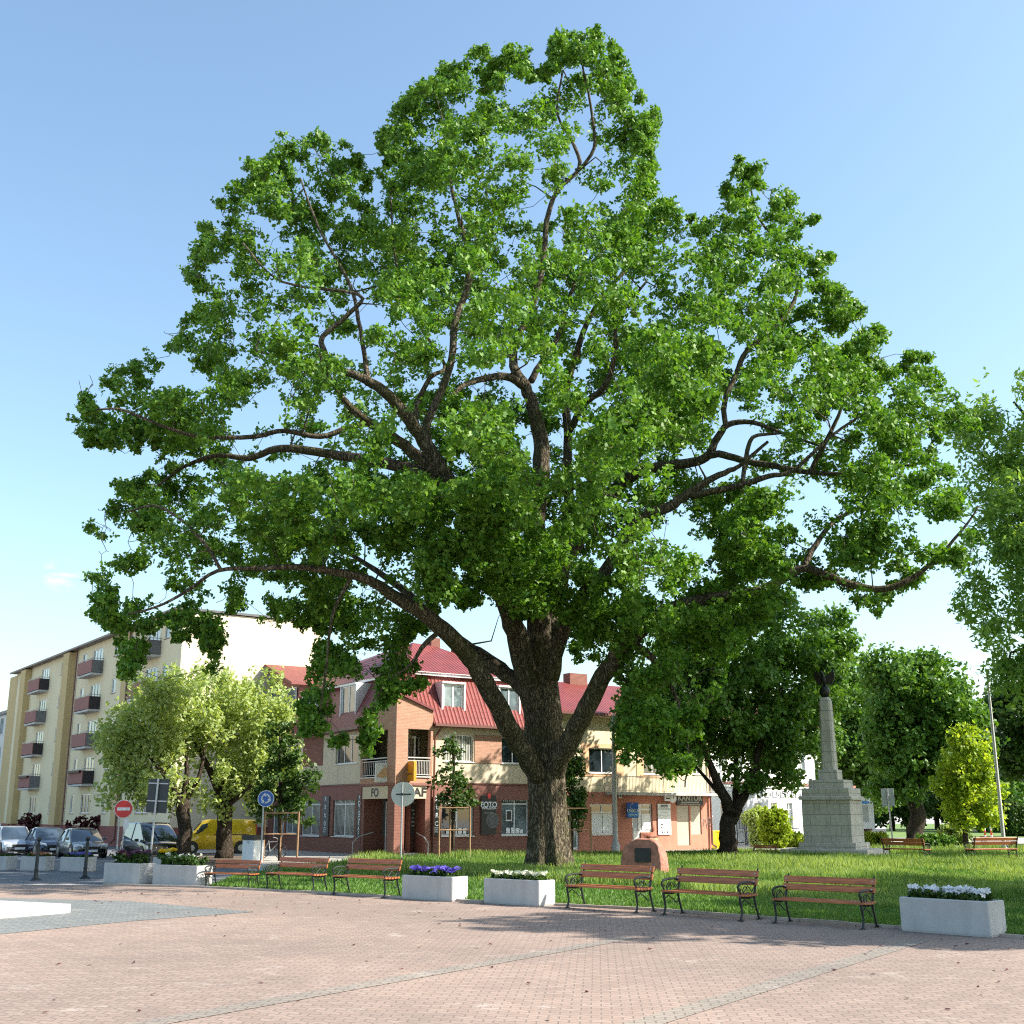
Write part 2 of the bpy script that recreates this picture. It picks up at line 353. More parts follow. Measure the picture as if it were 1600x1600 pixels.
M['pet_orange'] = leaf_mat('rust_petals', (.25,.09,.05), (.5,.2,.1), .15, (1,.8,.8))

# ================================================================ THE SETTING
def sheet(name, pts, z, mat, th=None):
    mb = MB(); v = [(p.x, p.y, z) for p in pts]
    if th: mb.prism([(x, y, z - th) for x, y, _ in v], (0, 0, th))
    else: mb.add(v, [tuple(range(len(v)))])
    o = mb.build(name, mat); return tag(o, kind='structure')
gmb = MB().add([(-1500,-60,0),(1500,-60,0),(1500,2600,0),(-1500,2600,0)], [(0,1,2,3)])
tag(gmb.build('ground', M['side']), kind='structure')
KERB = [(-500,1375),(-150,1381),(160,1384),(315,1388),(520,1398),(700,1409),(870,1416),(1020,1424),(1180,1436),(1400,1452),(1600,1468),(1900,1494),(2600,1560)]
KW = [G(*k) for k in KERB]
pl = [Vector((-60,-8,0)), Vector((60,-8,0))] + [G(2600,1560)] + KW[::-1][1:]
sheet('plaza', [Vector((-70,-8,0)), Vector((40,-8,0))] + KW[::-1] + [Vector((-70, KW[0].y, 0))], .012, M['pave'])
asph = [G(-600,1374), G(-100,1379), G(160,1382), G(318,1386), G(400,1366), G(372,1350), G(190,1345), G(-100,1343), G(-600,1341)]
sheet('forecourt', asph, .008, M['asphalt'])
sheet('car_park', [G(-600,1337.5), G(0,1338), G(130,1345), G(285,1350), G(300,1328), G(250,1327), G(100,1312), G(0,1300), G(-600,1300)], .004, M['asphalt'])
sheet('earth_bed', [G(205,1348), G(300,1354), G(385,1349), G(392,1338), G(300,1334), G(215,1338)], .012, M['earth'])
sheet('grey_paving', [G(-500,1392), G(0,1404), G(200,1409), G(398,1426), G(200,1441), G(0,1461), G(-500,1510)], .018, M['pave_blue'])
def band(p0, p1, w):
    a, b = G(*p0), G(*p1); d = (b - a).normalized(); n = Vector((-d.y, d.x, 0)) * w/2
    return [a - n, b - n, b + n, a + n]
sheet('paving_band', band((120,1622), (985,1466), .36), .018, M['pave_grey'])
sheet('paving_band', band((985,1608), (1437,1470), .36), .018, M['pave_grey'])
# kerb: a low run of edging stones between plaza and lawn
kmb = MB()
for i in range(2, len(KW)-1):
    a, b = KW[i], KW[i+1]; d = (b-a).normalized(); n = Vector((-d.y, d.x, 0)); L = (b-a).length; k = max(1, int(L/1.0))
    for j in range(k):
        p, q = a + d*(L*j/k+.006), a + d*(L*(j+1)/k-.006); h = .07 + random.uniform(-.006,.006)
        kmb.prism([p, q, q + n*.09, p + n*.09], (0,0,h))
tag(kmb.build('kerb', M['kerb']), kind='structure')
LAWN = [G(*p) for p in [(318,1387),(520,1397),(700,1408),(870,1415),(1020,1423),(1180,1435),(1400,1451),(1600,1467),(1900,1493),(2300,1530)]] + \
       [Vector((75,72,0)), G(1600,1319), G(1400,1322), G(1250,1330), G(1113,1331), G(905,1336), G(690,1339), G(600,1341), G(552,1345), G(520,1352), G(440,1361), G(370,1368)]
nrm0 = Vector((.68,.73,0))*.1
LAWN = [p + (nrm0 if i < 10 else Vector((0,0,0))) for i, p in enumerate(LAWN)]
sheet('lawn_ground', LAWN, .03, M['soil_grass'])
sheet('far_lawn', [G(1385,1309), G(1800,1309), G(2600,1306), G(2600,1285), G(1385,1287)], .012, M['farlawn'])
sheet('park_road', [G(1330,1318), G(2300,1320), G(2300,1310.5), G(1330,1309.8)], .014, M['side'])
# low white stage
st = thing('stage', 'low white rectangular concrete stage at the left edge of the square', 'stage', G(105,1428))
a, b, c_ = G(105,1428) - G(105,1428), G(-400,1470) - G(105,1428), G(96,1418) - G(105,1428)
MB().prism([a, b, G(-400,1390) - G(105,1428), G(0,1407,.2) - G(105,1428) - Vector((0,0,.2)), Vector((.02,.12,0))], (0,0,.20)).build('platform', M['conc_slab'], st)

# grass blades
def inside(px, py, poly):
    n = len(poly); r = np.zeros(px.shape, bool); j = n - 1
    for i in range(n):
        xi, yi = poly[i]; xj, yj = poly[j]
        c = ((yi > py) != (yj > py)) & (px < (xj-xi)*(py-yi)/((yj-yi) + 1e-9) + xi); r ^= c; j = i
    return r
lp = [(p.x, p.y) for p in LAWN]
def vnoise(x, y, s, seed):                   # cheap smooth 2-D noise
    r = np.random.default_rng(seed).random((64,64)); x = x/s; y = y/s
    xi, yi = np.floor(x).astype(int), np.floor(y).astype(int); fx, fy = x-xi, y-yi
    fx = fx*fx*(3-2*fx); fy = fy*fy*(3-2*fy); g = lambda a, b: r[a % 64, b % 64]
    return g(xi,yi)*(1-fx)*(1-fy)+g(xi+1,yi)*fx*(1-fy)+g(xi,yi+1)*(1-fx)*fy+g(xi+1,yi+1)*fx*fy
def kerbdist(x, y):                          # distance behind the kerb line
    d = np.full(x.shape, 1e9)
    for i in range(2, len(KW)-1):
        a, b = KW[i], KW[i+1]; vx, vy = b.x-a.x, b.y-a.y
        t = np.clip(((x-a.x)*vx+(y-a.y)*vy)/(vx*vx+vy*vy), 0, 1); d = np.minimum(d, np.hypot(x-a.x-t*vx, y-a.y-t*vy))
    return d
def blades(name, n, hfun, wfun, mat, keep, label):
    # more blades near the camera: sample Y with density ~ 1/Y
    Y = np.exp(rng.uniform(math.log(20), math.log(74), n)); X = rng.uniform(-.42, .46, n)*Y
    k = inside(X, Y, lp); X, Y = X[k], Y[k]; kd = kerbdist(X, Y); k = keep(X, Y, kd); X, Y, kd = X[k], Y[k], kd[k]; n = len(X)
    h = hfun(X, Y, kd)*rng.uniform(.6, 1.25, n); w = wfun(Y)*rng.uniform(.7, 1.3, n)
    a = rng.uniform(0, 2*math.pi, n); le = rng.uniform(0, 2*math.pi, n); lean = h*rng.uniform(.1, .6, n)
    dx, dy = np.cos(a)*w/2, np.sin(a)*w/2; lx, ly = np.cos(le)*lean, np.sin(le)*lean
    z0 = np.full(n, .02); V = np.empty((n, 5, 3))
    V[:,0] = np.stack([X-dx, Y-dy, z0], 1); V[:,1] = np.stack([X+dx, Y+dy, z0], 1)
    V[:,2] = np.stack([X+dx*.7+lx*.4, Y+dy*.7+ly*.4, z0+h*.6], 1); V[:,3] = np.stack([X+lx, Y+ly, z0+h], 1); V[:,4] = np.stack([X-dx*.7+lx*.4, Y-dy*.7+ly*.4, z0+h*.6], 1)
    F = np.arange(n*5).reshape(n, 5); var = np.clip(vnoise(X, Y, 1.6, 3)*.55 + vnoise(X, Y, 5.5, 6)*.55 - .15 + rng.uniform(-.25, .35, n), 0, 1)
    o = npmesh(name, V.reshape(-1, 3), F, mat, var=var); return tag(o, label, 'grass', kind='stuff')
blades('grass', 260000, lambda x, y, k: .06 + .05*vnoise(x, y, 1.1, 5) + .10*np.clip((k-4)/8, 0, 1)*vnoise(x, y, 2.3, 9), lambda y: .012+.0006*y,
       M['grassblade'], lambda x, y, k: k > .12, 'short green lawn grass behind the benches and around the oak')
blades('tall_grass', 330000, lambda x, y, k: .10 + .30*np.clip((vnoise(x, y, 2.2, 11)*1.5-.35), 0, 1), lambda y: .007+.0005*y,
       M['seedgrass'], lambda x, y, k: (k > 6 + 3*vnoise(x, y, 3, 21) - 2.5*np.clip((x-2)/6, 0, 1)) & (vnoise(x, y, 2.7, 31) > .22), 'long pale seeding grass on the far half of the lawn')

# ================================================================ TREES
def leaf_quads(cen, out, size, elong=1.5, flat=.45, lobed=False):
    """one folded kite per leaf; cen (n,3), out (n,3) outward hint"""
    n = len(cen); nr = out*.55 + rng.normal(0, .75, (n,3)) + np.array([0,0,flat]); nr /= np.linalg.norm(nr, axis=1, keepdims=True)
    t = rng.normal(0, 1, (n,3)) + out*.4; t -= nr*(t*nr).sum(1, keepdims=True); t /= np.linalg.norm(t, axis=1, keepdims=True)
    b = np.cross(nr, t); s = (size*rng.uniform(.65, 1.3, n))[:, None]
    L = t*s*elong/2; Wd = b*s/2; drop = nr*s*.14
    if lobed:
        V = np.empty((n,8,3)); L2 = L*2; W2 = Wd*1.15; f1 = rng.uniform(0, 1.6, (n,1)); b0 = cen-L
        for i, (a, w, dr) in enumerate(((0,0,0),(.26,.72,.8),(.44,.34,.35),(.68,1.,1.),(1.,0,.9),(.68,-1.,1.),(.44,-.34,.35),(.26,-.72,.8))): V[:,i] = b0 + L2*a + W2*w - drop*dr*f1
        return V.reshape(-1,3), np.arange(8*n).reshape(n,8)
    V = np.empty((n,4,3)); V[:,0] = cen-L; V[:,1] = cen+Wd+L*.15-drop*rng.uniform(0,2,(n,1)); V[:,2] = cen+L-drop; V[:,3] = cen-Wd+L*.15-drop*rng.uniform(0,2,(n,1))
    return V.reshape(-1,3), np.arange(4*n).reshape(n,4)
def clump_leaves(cc, cr, per, size, spray=.35, keep=None, elong=1.5, flat=.45, perspray=7, squash=.75, lobed=False):
    """cc (m,3) clump centres, cr (m,) radii -> leaf centres and outward hints, leaves gathered in sprays"""
    m = len(cc); ns = max(1, int(per/perspray)); d = rng.normal(0, 1, (m,ns,3)); d /= np.linalg.norm(d, axis=2, keepdims=True)
    rr = rng.uniform(.25, 1, (m,ns,1))**.6; d[...,2] *= squash
    lump = 1 + .35*np.sin(d[...,:1]*5 + rng.uniform(0,6,(m,1,1))) * np.cos(d[...,1:2]*4 + rng.uniform(0,6,(m,1,1)))
    sc = (cc[:,None,:] + d*rr*lump*cr[:,None,None]).reshape(-1,3); dd = d.reshape(-1,3)
    if keep is not None: k = keep(sc); sc, dd = sc[k], dd[k]
    n = len(sc); e = rng.normal(0, 1, (n,perspray,3)); e /= np.linalg.norm(e, axis=2, keepdims=True)
    lc = (sc[:,None,:] + e*spray*rng.uniform(.2, 1, (n,perspray,1))).reshape(-1,3)
    out = (dd[:,None,:]*.75 + e*.6).reshape(-1,3)
    sv_ = np.repeat(rng.uniform(-.2,.2,n), perspray)
    V, F = leaf_quads(lc, out, size, elong, flat, lobed); var = np.clip(.45 + sv_ + rng.normal(0,.16,len(lc)), 0, 1)
    return V, F, var
def catmull(pts, n=4):
    P0 = [Vector(p[:3]) for p in pts]; r = [p[3] for p in pts]; out = []
    for i in range(len(P0)-1):
        a, b, c, d = P0[max(i-1,0)], P0[i], P0[i+1], P0[min(i+2,len(P0)-1)]
        for j in range(n):
            t = j/n; q = .5*((2*b) + (c-a)*t + (2*a-5*b+4*c-d)*t*t + (3*b-a-3*c+d)*t**3); out.append((q, r[i]*(1-t)+r[i+1]*t))
    out.append((P0[-1], r[-1])); return out
def limb(mb, pts, sides=9, wob=.0, sub=4):
    cs = catmull(pts, sub); P1 = []
    for i, (p, r) in enumerate(cs):
        if wob and 0 < i < len(cs)-1: p = p + Vector((random.gauss(0,1), random.gauss(0,1), random.gauss(0,.7)))*wob*max(r, .06)
        P1.append(p)
    mb.tube(P1, [r for _, r in cs], sides); return [(p, r) for p, (_, r) in zip(P1, cs)]
def grow(mb, nodes, targets, rmax=.09, rmin=.012, sides=4, step=1.2):
    """run a twig from the nearest wood to every leaf clump"""
    NP = np.array([[p.x,p.y,p.z,r] for p, r in nodes]); T_ = np.array(targets)
    order = np.argsort([np.min(((NP[:,:3]-t)**2).sum(1)) for t in T_])
    for t in T_[order]:
        dv = NP[:,:3]-t; d = np.sqrt((dv**2).sum(1)); cost = d + .35*np.maximum(0, dv[:,2]); i = int(np.argmin(cost)); L = d[i]
        if L < .25: continue
        a = Vector(NP[i,:3]); b = Vector(t); r0 = min(NP[i,3]*.75, rmax, .018 + .014*L); k = max(2, int(L/step))
        side = Vector((random.gauss(0,1), random.gauss(0,1), random.gauss(0,1)))*L*.07; pts = []; rs = []
        for j in range(k+1):
            u = j/k; w = math.sin(u*math.pi); p = a.lerp(b, u) + side*w + Vector((0,0,-.05*L*w)) + (Vector((random.gauss(0,1), random.gauss(0,1), random.gauss(0,1)))*.09 if 0 < j < k else Vector())
            pts.append(p); rs.append(max(rmin, r0*(1-u) + rmin*u))
        mb.tube(pts, rs, sides, cap=False)
        NP = np.vstack([NP, [[*p, r] for p, r in zip(pts[1:], rs[1:])]])

# ---- the oak -------------------------------------------------------
OAK_Y = G(857,1358).y
SIL = [(882,38),(905,60),(931,38),(959,70),(980,91),(984,118),(1011,147),(1032,186),(1022,231),(1027,266),(1029,298),(1060,322),(1085,338),(1111,335),(1133,328),(1125,300),(1133,284),(1148,280),(1144,251),(1158,244),(1175,262),(1202,249),(1195,288),(1215,296),(1239,293),(1242,332),(1289,338),(1262,362),(1259,386),(1310,389),(1310,416),(1290,436),(1317,443),(1347,480),(1364,500),(1391,524),(1374,551),(1404,571),(1418,553),(1465,554),(1465,585),(1502,618),(1512,649),(1540,668),(1499,672),(1475,675),(1468,706),(1502,749),(1505,784),(1495,826),(1547,840),(1509,868),(1505,903),(1474,875),(1440,905),(1400,938),(1390,990),(1372,960),(1345,959),(1327,925),(1285,915),(1240,935),(1200,965),(1150,1010),(1130,1060),(1105,1110),(1095,1160),(1085,1200),(1060,1215),(1035,1205),(1010,1180),(980,1205),(962,1165),(975,1120),(955,1080),(940,1040),(905,1040),(885,1000),(868,960),(833,965),(805,975),(777,940),(749,915),(756,940),(714,957),(690,960),(665,985),(655,1040),(668,1080),(640,1075),(611,1104),(590,1110),(585,1170),(572,1185),(560,1130),(540,1150),(530,1175),(507,1155),(470,1150),(462,1110),(482,1057),(493,1022),(493,975),(475,985),(450,965),(416,984),(395,955),(370,949),(350,965),(345,1030),(330,1068),(318,1010),(300,985),(290,1015),(262,985),(235,995),(216,1060),(190,1060),(182,1005),(174,984),(129,952),(150,925),(132,886),(160,850),(132,826),(153,802),(150,777),(185,753),(220,750),(234,725),(227,704),(181,711),(150,690),(132,714),(104,700),(104,672),(140,665),(103,655),(125,630),(115,599),(143,581),(167,595),(178,566),(199,574),(216,556),(213,531),(248,517),(280,517),(283,500),(307,482),(290,458),(283,416),(304,388),(325,367),(309,353),(318,325),(332,360),(349,346),(339,332),(344,300),(367,283),(395,280),(381,248),(416,241),(430,248),(428,230),(439,202),(468,220),(482,202),(507,209),(528,216),(559,241),(578,275),(590,320),(596,285),(583,255),(598,237),(584,210),(605,199),(615,170),(640,140),(640,112),(658,130),(668,87),(682,75),(703,94),(717,115),(735,77),(766,70),(775,101),(787,73),(829,70),(826,98),(861,101),(857,80),(868,49)]
HOLES = [[(518,1058),(586,1048),(590,1100),(568,1118),(548,1145),(520,1135)], [(560,1010),(610,1015),(600,1040),(556,1035)], [(640,1000),(668,985),(660,1040),(640,1035)], [(512,985),(530,985),(535,1010),(515,1015)],
 [(363,552),(405,552),(398,575),(360,573)], [(384,632),(416,608),(458,593),(462,615),(435,622),(428,668),(380,674),(340,655)],
 [(503,588),(530,640),(540,665),(522,662),(500,640)], [(352,686),(455,678),(454,702),(388,708)], [(384,722),(482,716),(476,742),(430,752),(402,744)],
 [(1112,705),(1150,658),(1190,685),(1232,678),(1224,708),(1190,708),(1165,724),(1128,714)], [(1095,750),(1155,722),(1162,747),(1108,760)], [(1015,830),(1078,796),(1090,825),(1040,845)],
 [(893,208),(912,215),(940,230),(948,264),(910,264),(900,245)], [(1098,512),(1125,505),(1160,545),(1150,565),(1128,545)], [(372,902),(412,898),(414,938),(380,942)], [(223,858),(250,855),(246,888)],
 [(590,270),(600,320),(596,350),(580,300)], [(540,465),(600,470),(605,500),(560,520)], [(716,700),(738,705),(735,735),(715,728)], [(630,480),(655,500),(640,540),(625,520)], [(868,370),(885,372),(880,400),(868,398)],
 [(930,880),(965,870),(960,900),(930,905)], [(780,430),(800,425),(805,445),(785,450)], [(1180,610),(1200,600),(1205,625),(1185,630)], [(560,640),(585,655),(580,680),(555,665)], [(700,875),(725,880),(722,905),(700,900)], [(455,860),(475,855),(480,880),(460,885)],
 [(1325,700),(1350,695),(1352,718),(1330,722)], [(1240,560),(1262,552),(1268,575),(1245,580)]]
def edge_dist(px, py, poly):
    d = np.full(px.shape, 1e9)
    for i in range(len(poly)):
        (ax, ay), (bx, by) = poly[i], poly[(i+1) % len(poly)]; vx, vy = bx-ax, by-ay
        t = np.clip(((px-ax)*vx + (py-ay)*vy)/(vx*vx+vy*vy+1e-9), 0, 1); d = np.minimum(d, np.hypot(px-ax-t*vx, py-ay-t*vy))
    return d
def in_oak(px, py, grow_=0):
    r = inside(px, py, SIL)
    for h in HOLES: r &= ~inside(px, py, h)
    return r
oak = thing('oak_tree', 'huge old oak tree with furrowed trunk and wide spreading bright green crown', 'tree', (AT(857,1358,OAK_Y).x, OAK_Y, 0))
O0 = Vector(oak.location)
def L3(px, py, dy, w): # limb point: place in the picture, metres in front of (-) or behind the trunk, width in px
    p = AT(px, py, OAK_Y + dy); return (*(p - O0), w/2/FPX*(OAK_Y+dy)*1.0)
tmb = MB(); n_ = 72
# trunk: rings with buttress flutes and a lumpy outline
prof = [(-.3,1.12),(.0,.98),(.25,.89),(.6,.83),(1.2,.79),(2.0,.77),(3.0,.76),(4.0,.78),(4.9,.80),(5.6,.76),(6.4,.66),(7.2,.56),(8.0,.45)]
zs = np.linspace(-.3, 8.0, 80); rr_ = np.interp(zs, [a for a,_ in prof], [b for _,b in prof])
tx = np.interp(zs, [0, 3, 5, 7, 8.], [0, -.05, -.12, -.2, -.25])
rings = []
for z, r, xo in zip(zs, rr_, tx):
    ring = []
    for k in range(n_):
        a = 2*math.pi*k/n_
        fl = (.10*math.sin(5*a+.6+.1*z) + .05*math.sin(9*a+1.5*math.sin(z*.4)) )*(math.exp(-max(z,0)/1.1)*1.2+.22)
        lump = .035*math.sin(3*a+z*1.1)+.03*math.sin(2*a-z*.7) + .018*math.sin(23*a+2.0*math.sin(z*.9+a)) + .012*math.sin(37*a+1.6*math.sin(1.7*z))
        q = r*(1+fl+lump); ring.append((xo+q*math.cos(a), q*math.sin(a), z))
    rings.append(ring)
tmb.loft(rings)
tmb.build('trunk', M['oakbark'], oak, smooth='all')
lmb = MB(); nodes = []
LIMBS = [
 [L3(845,1140,0,44),L3(826,1060,-.3,38),L3(808,1000,-.8,34),L3(795,950,-1.6,31),L3(770,890,-2.5,30),L3(735,810,-3.6,27),L3(690,735,-4.5,25),L3(662,690,-5,23),L3(636,652,-5.6,21),L3(600,612,-6.2,18),L3(560,588,-6.6,14),L3(505,572,-7,9),L3(455,563,-7.4,6),L3(400,548,-7.6,4)],
 [L3(690,740,-4.5,20),L3(652,712,-4.2,20),L3(610,680,-4.4,18),L3(560,648,-5,14),L3(535,620,-5.5,10),L3(512,585,-6,7),L3(495,540,-6,5)],
 [L3(700,760,-4.3,22),L3(650,735,-3.5,21),L3(590,722,-3,18),L3(530,712,-2.5,15),L3(478,704,-2.3,14),L3(430,702,-2,12),L3(390,716,-1.8,10),L3(340,712,-1.5,8),L3(290,728,-1,6),L3(245,760,-.5,4)],
 [L3(575,660,-4.8,11),L3(545,668,-5,10),L3(500,682,-5.2,9),L3(445,673,-5.4,8),L3(400,682,-5.6,8),L3(350,684,-5.8,7),L3(300,680,-6,6),L3(240,660,-6.2,5),L3(190,640,-6.4,4),L3(150,640,-6.5,3)],
 [L3(668,700,-4.8,16),L3(668,660,-4.8,14),L3(690,610,-4.6,13),L3(706,560,-4.2,12),L3(712,500,-4,12),L3(736,430,-3.6,11),L3(727,375,-3,9),L3(715,335,-2.6,7),L3(700,260,-2,5),L3(690,180,-1.5,3)],
 [L3(655,680,-4.8,12),L3(650,640,-4.6,9),L3(672,590,-4,8),L3(695,570,-3.4,6),L3(650,500,-3,5),L3(620,420,-3,4),L3(610,300,-3,3)],
 [L3(575,600,-6.4,12),L3(570,560,-6,8),L3(560,500,-6,7),L3(545,440,-5.5,6),L3(500,360,-5,4),L3(470,280,-4.5,3)],
 [L3(520,575,-7,8),L3(505,545,-6.8,10),L3(505,525,-6.6,9),L3(545,490,-6.5,8),L3(560,460,-6.5,6),L3(440,440,-6.5,4),L3(380,380,-6.5,3)],
 # middle stems
 [L3(850,1150,0,54),L3(843,1060,.2,44),L3(838,940,.4,36),L3(835,860,.6,36),L3(838,780,.7,32),L3(846,700,.8,26),L3(835,642,.6,22),L3(820,604,.3,19),L3(802,572,.2,15),L3(808,530,.2,12),L3(835,470,.2,11),L3(847,420,.3,10),L3(855,345,.4,9),L3(870,300,.5,8),L3(905,262,.5,7),L3(896,225,.6,6),L3(884,205,.6,5),L3(870,170,.8,4),L3(880,110,1,3)],
 [L3(905,266,.5,6),L3(928,232,.2,6),L3(926,185,0,5),L3(916,130,-.2,4),L3(905,80,-.4,3)],
 [L3(820,604,.3,15),L3(790,588,-.8,13),L3(755,592,-1.8,11),L3(720,605,-2.6,8),L3(690,640,-3,5)],
 [L3(830,595,.5,12),L3(850,560,1.4,10),L3(870,530,2,8),L3(900,440,3,6),L3(950,380,4,4),L3(985,300,4.5,3)],
 [L3(854,1130,.6,38),L3(862,980,1.2,28),L3(876,900,2,28),L3(886,820,2.6,20),L3(888,740,3,15),L3(886,660,3.2,14),L3(884,610,3.4,13),L3(900,555,3.6,11),L3(930,480,4,8),L3(1000,400,5,5),L3(1060,360,5.5,3)],
 [L3(886,680,3,12),L3(912,632,2,12),L3(940,610,1.2,11),L3(955,580,.6,9),L3(962,545,.2,8),L3(965,500,-.4,6),L3(1010,440,-1,4)],
 [L3(855,780,.5,9),L3(880,768,-.4,8),L3(915,755,-1.4,6),L3(945,735,-2.4,4)],
 # right side
 [L3(860,1000,1,22),L3(876,900,2,24),L3(900,850,2.4,24),L3(925,805,2.6,21),L3(965,762,2.6,19),L3(1005,735,2.2,18),L3(1045,728,1.6,17),L3(1085,722,1,16),L3(1108,710,.6,14),L3(1120,685,.4,12),L3(1138,663,.2,10),L3(1175,660,0,8),L3(1232,680,-.4,5),L3(1290,700,-.8,3)],
 [L3(1108,712,.6,12),L3(1130,710,.2,12),L3(1170,722,-.4,11),L3(1210,728,-1,10),L3(1265,738,-1.8,8),L3(1330,740,-2.6,6),L3(1400,730,-3.4,4),L3(1460,720,-4,3)],
 [L3(862,1060,-.6,24),L3(880,985,-1.4,22),L3(915,925,-2.2,21),L3(948,890,-2.7,21),L3(975,850,-3,21),L3(1003,812,-3.4,19),L3(1045,792,-3.8,17),L3(1075,772,-4,15),L3(1105,752,-4.2,12),L3(1140,735,-4.4,9),L3(1155,728,-4.5,7),L3(1200,690,-4.6,5)],
 [L3(1080,775,-4,12),L3(1112,768,-4.4,12),L3(1162,757,-5,10),L3(1200,744,-5.6,9),L3(1240,735,-6,7),L3(1300,680,-6.8,5),L3(1360,640,-7.4,3)],
 [L3(1134,668,.2,9),L3(1132,630,.6,9),L3(1150,585,1,9),L3(1168,547,1.4,9),L3(1214,506,1.8,8),L3(1245,455,2,6),L3(1225,390,2,5),L3(1185,340,2,4),L3(1170,275,2,3)],
 [L3(1160,755,-5,7),L3(1165,720,-4.8,8),L3(1172,690,-4.8,7),L3(1185,680,-4.8,6),L3(1222,677,-5,4)],
 [L3(1265,738,-1.8,8),L3(1285,700,-2,8),L3(1310,650,-2.2,6),L3(1330,600,-2.4,4),L3(1380,560,-2.6,3)],
 [L3(862,1215,-.2,36),L3(893,1148,-1.4,31),L3(922,1095,-2.4,30),L3(950,1045,-3.2,28),L3(985,1000,-3.8,26),L3(1040,955,-4.2,22),L3(1110,935,-4.6,18),L3(1180,925,-5,16),L3(1230,900,-5.2,14),L3(1255,888,-5.3,13),L3(1290,898,-5.5,13),L3(1335,915,-5.7,12),L3(1385,920,-6,11),L3(1430,900,-6.2,9),L3(1470,865,-6.4,6),L3(1510,820,-6.6,4),L3(1530,790,-6.7,2)],
 [L3(1255,888,-5.3,11),L3(1275,850,-5,9),L3(1310,810,-4.6,7),L3(1380,780,-4,5),L3(1450,760,-3.4,3)],
 [L3(985,1000,-3.8,14),L3(1030,1040,-4.4,9),L3(1060,1100,-5,6),L3(1075,1170,-5.2,4),L3(1070,1230,-5.2,2)],
 # low left
 [L3(845,1215,-.3,36),L3(808,1160,-1.4,32),L3(780,1108,-2.6,31),L3(757,1066,-3.4,30),L3(735,1030,-4,28),L3(702,992,-5,27),L3(662,960,-6,24),L3(612,930,-6.8,19),L3(575,906,-7.2,15),L3(520,893,-7.6,12),L3(460,886,-8,10),L3(400,888,-8,8),L3(340,892,-8,6),L3(290,925,-8,5),L3(245,948,-8,4),L3(200,960,-8,3)],
 [L3(835,1095,.3,28),L3(800,1060,1,24),L3(765,1035,1.6,26),L3(725,1010,2.4,22),L3(685,978,3.2,18),L3(640,930,4.2,13),L3(570,880,5.4,8),L3(500,840,6.2,5),L3(420,820,7,3)],
 [L3(690,985,-5.3,9),L3(665,1005,-5.6,8),L3(640,1040,-5.8,5),L3(600,1070,-6,3),L3(575,1130,-6,2)],
 [L3(345,890,-8,6),L3(320,850,-7.6,5),L3(280,810,-7,5),L3(240,790,-6.4,4),L3(200,800,-6,3)],
 [L3(550,900,-7.4,8),L3(520,960,-7.6,5),L3(510,1040,-7.6,4),L3(500,1110,-7.6,2)],
]
for L in LIMBS: nodes += limb(lmb, L, 12, .09)
# clumps inside the crown's volume
def gap(p):
    return vnoise(p[:,0]+50, p[:,2]+50, 2.1, 41) + .8*vnoise(p[:,0]+p[:,1]*.7+90, p[:,2]-p[:,1]*.5+90, 1.3, 42)
def sample_oak(n):
    px = rng.uniform(95, 1550, n*4); py = rng.uniform(35, 1280, n*4)
    k = in_oak(px, py); px, py = px[k], py[k]; e = edge_dist(px, py, SIL)
    half = np.clip(.8 + 9.5*np.sqrt(np.clip((e-8)/300, 0, 1)), .7, 9.5)
    t = rng.uniform(-1, 1, len(px)); t = np.sign(t)*np.abs(t)**.6
    low = np.clip((py-980)/120, 0, 1)                      # the hanging tips sit on the near side
    dy = np.where(t < 0, t*half*(1.0+.75*np.clip((e-60)/120, 0, 1)), t*half*.62)*(1-.7*low) - 5.5*low
    dy += np.clip((300-np.abs(py-650))/300, 0, 1)*(-1.0)
    rt = np.clip((px-1060)/120, 0, 1)*np.clip((py-700)/60, 0, 1); dy = dy*(1-rt) + rt*(-6.0 + 2.6*t)
    Pn = np.array([[*(AT(a, b, OAK_Y+c))] for a, b, c in zip(px[:n], py[:n], dy[:n])])
    return Pn, e[:n]
cc, ce = sample_oak(5600)
ex = []                                                   # foliage hanging on the near side in front of the stems
for n_x, x0, x1, y0, y1, d0, d1 in ((170,590,800,745,925,-9,-5),(45,775,850,850,965,-6,-2.5),(50,890,1010,560,700,-5,-2),(45,560,700,860,930,-9,-7),(60,1000,1120,600,700,-5,-1),(40,690,800,600,720,-6,-3),(40,885,965,885,990,-4.5,-2.2),(60,960,1130,870,1010,-5.5,-3)):
    ex += [tuple(AT(rng.uniform(x0,x1), rng.uniform(y0,y1), OAK_Y + rng.uniform(d0,d1))) for _ in range(n_x)]
cc = np.vstack([cc, ex]); ce = np.concatenate([ce, np.full(len(ex), 60.)])
k = gap(cc) > .86 - .35*(ce < 26); cc, ce = cc[k], ce[k]; print('clumps', len(cc))
# keep the middle of the crown open where the limbs show
ppx, ppy = pix(cc)
SHOW = [((640,690),42),((590,612),34),((690,740),30),((850,700),30),((820,600),36),((745,590),28),((900,560),34),((930,620),26),((1080,720),34),((1060,780),30),((1130,690),26),((980,755),28),((530,700),28),((450,690),34),((712,520),20),((735,440),20),((847,380),22),((905,240),24),((930,1070),36),((700,980),34),((800,1000),40),((960,930),20),((1370,915),22),((860,800),24),((600,925),24),((1230,500),20),((1140,640),24),((330,900),20)]
keep = np.ones(len(cc), bool)
for (sx, sy), rad in SHOW:
    near = (np.hypot(ppx-sx, ppy-sy) < rad) & (cc[:,1] < OAK_Y + 1.5); keep &= ~near
LP = np.array([[p.x+O0.x, p.y+O0.y, p.z+O0.z, r] for L in LIMBS for p, r in catmull(L, 5) if r > .085]); lpx, lpy = pix(LP[:,:3]); lw = LP[:,3]*38
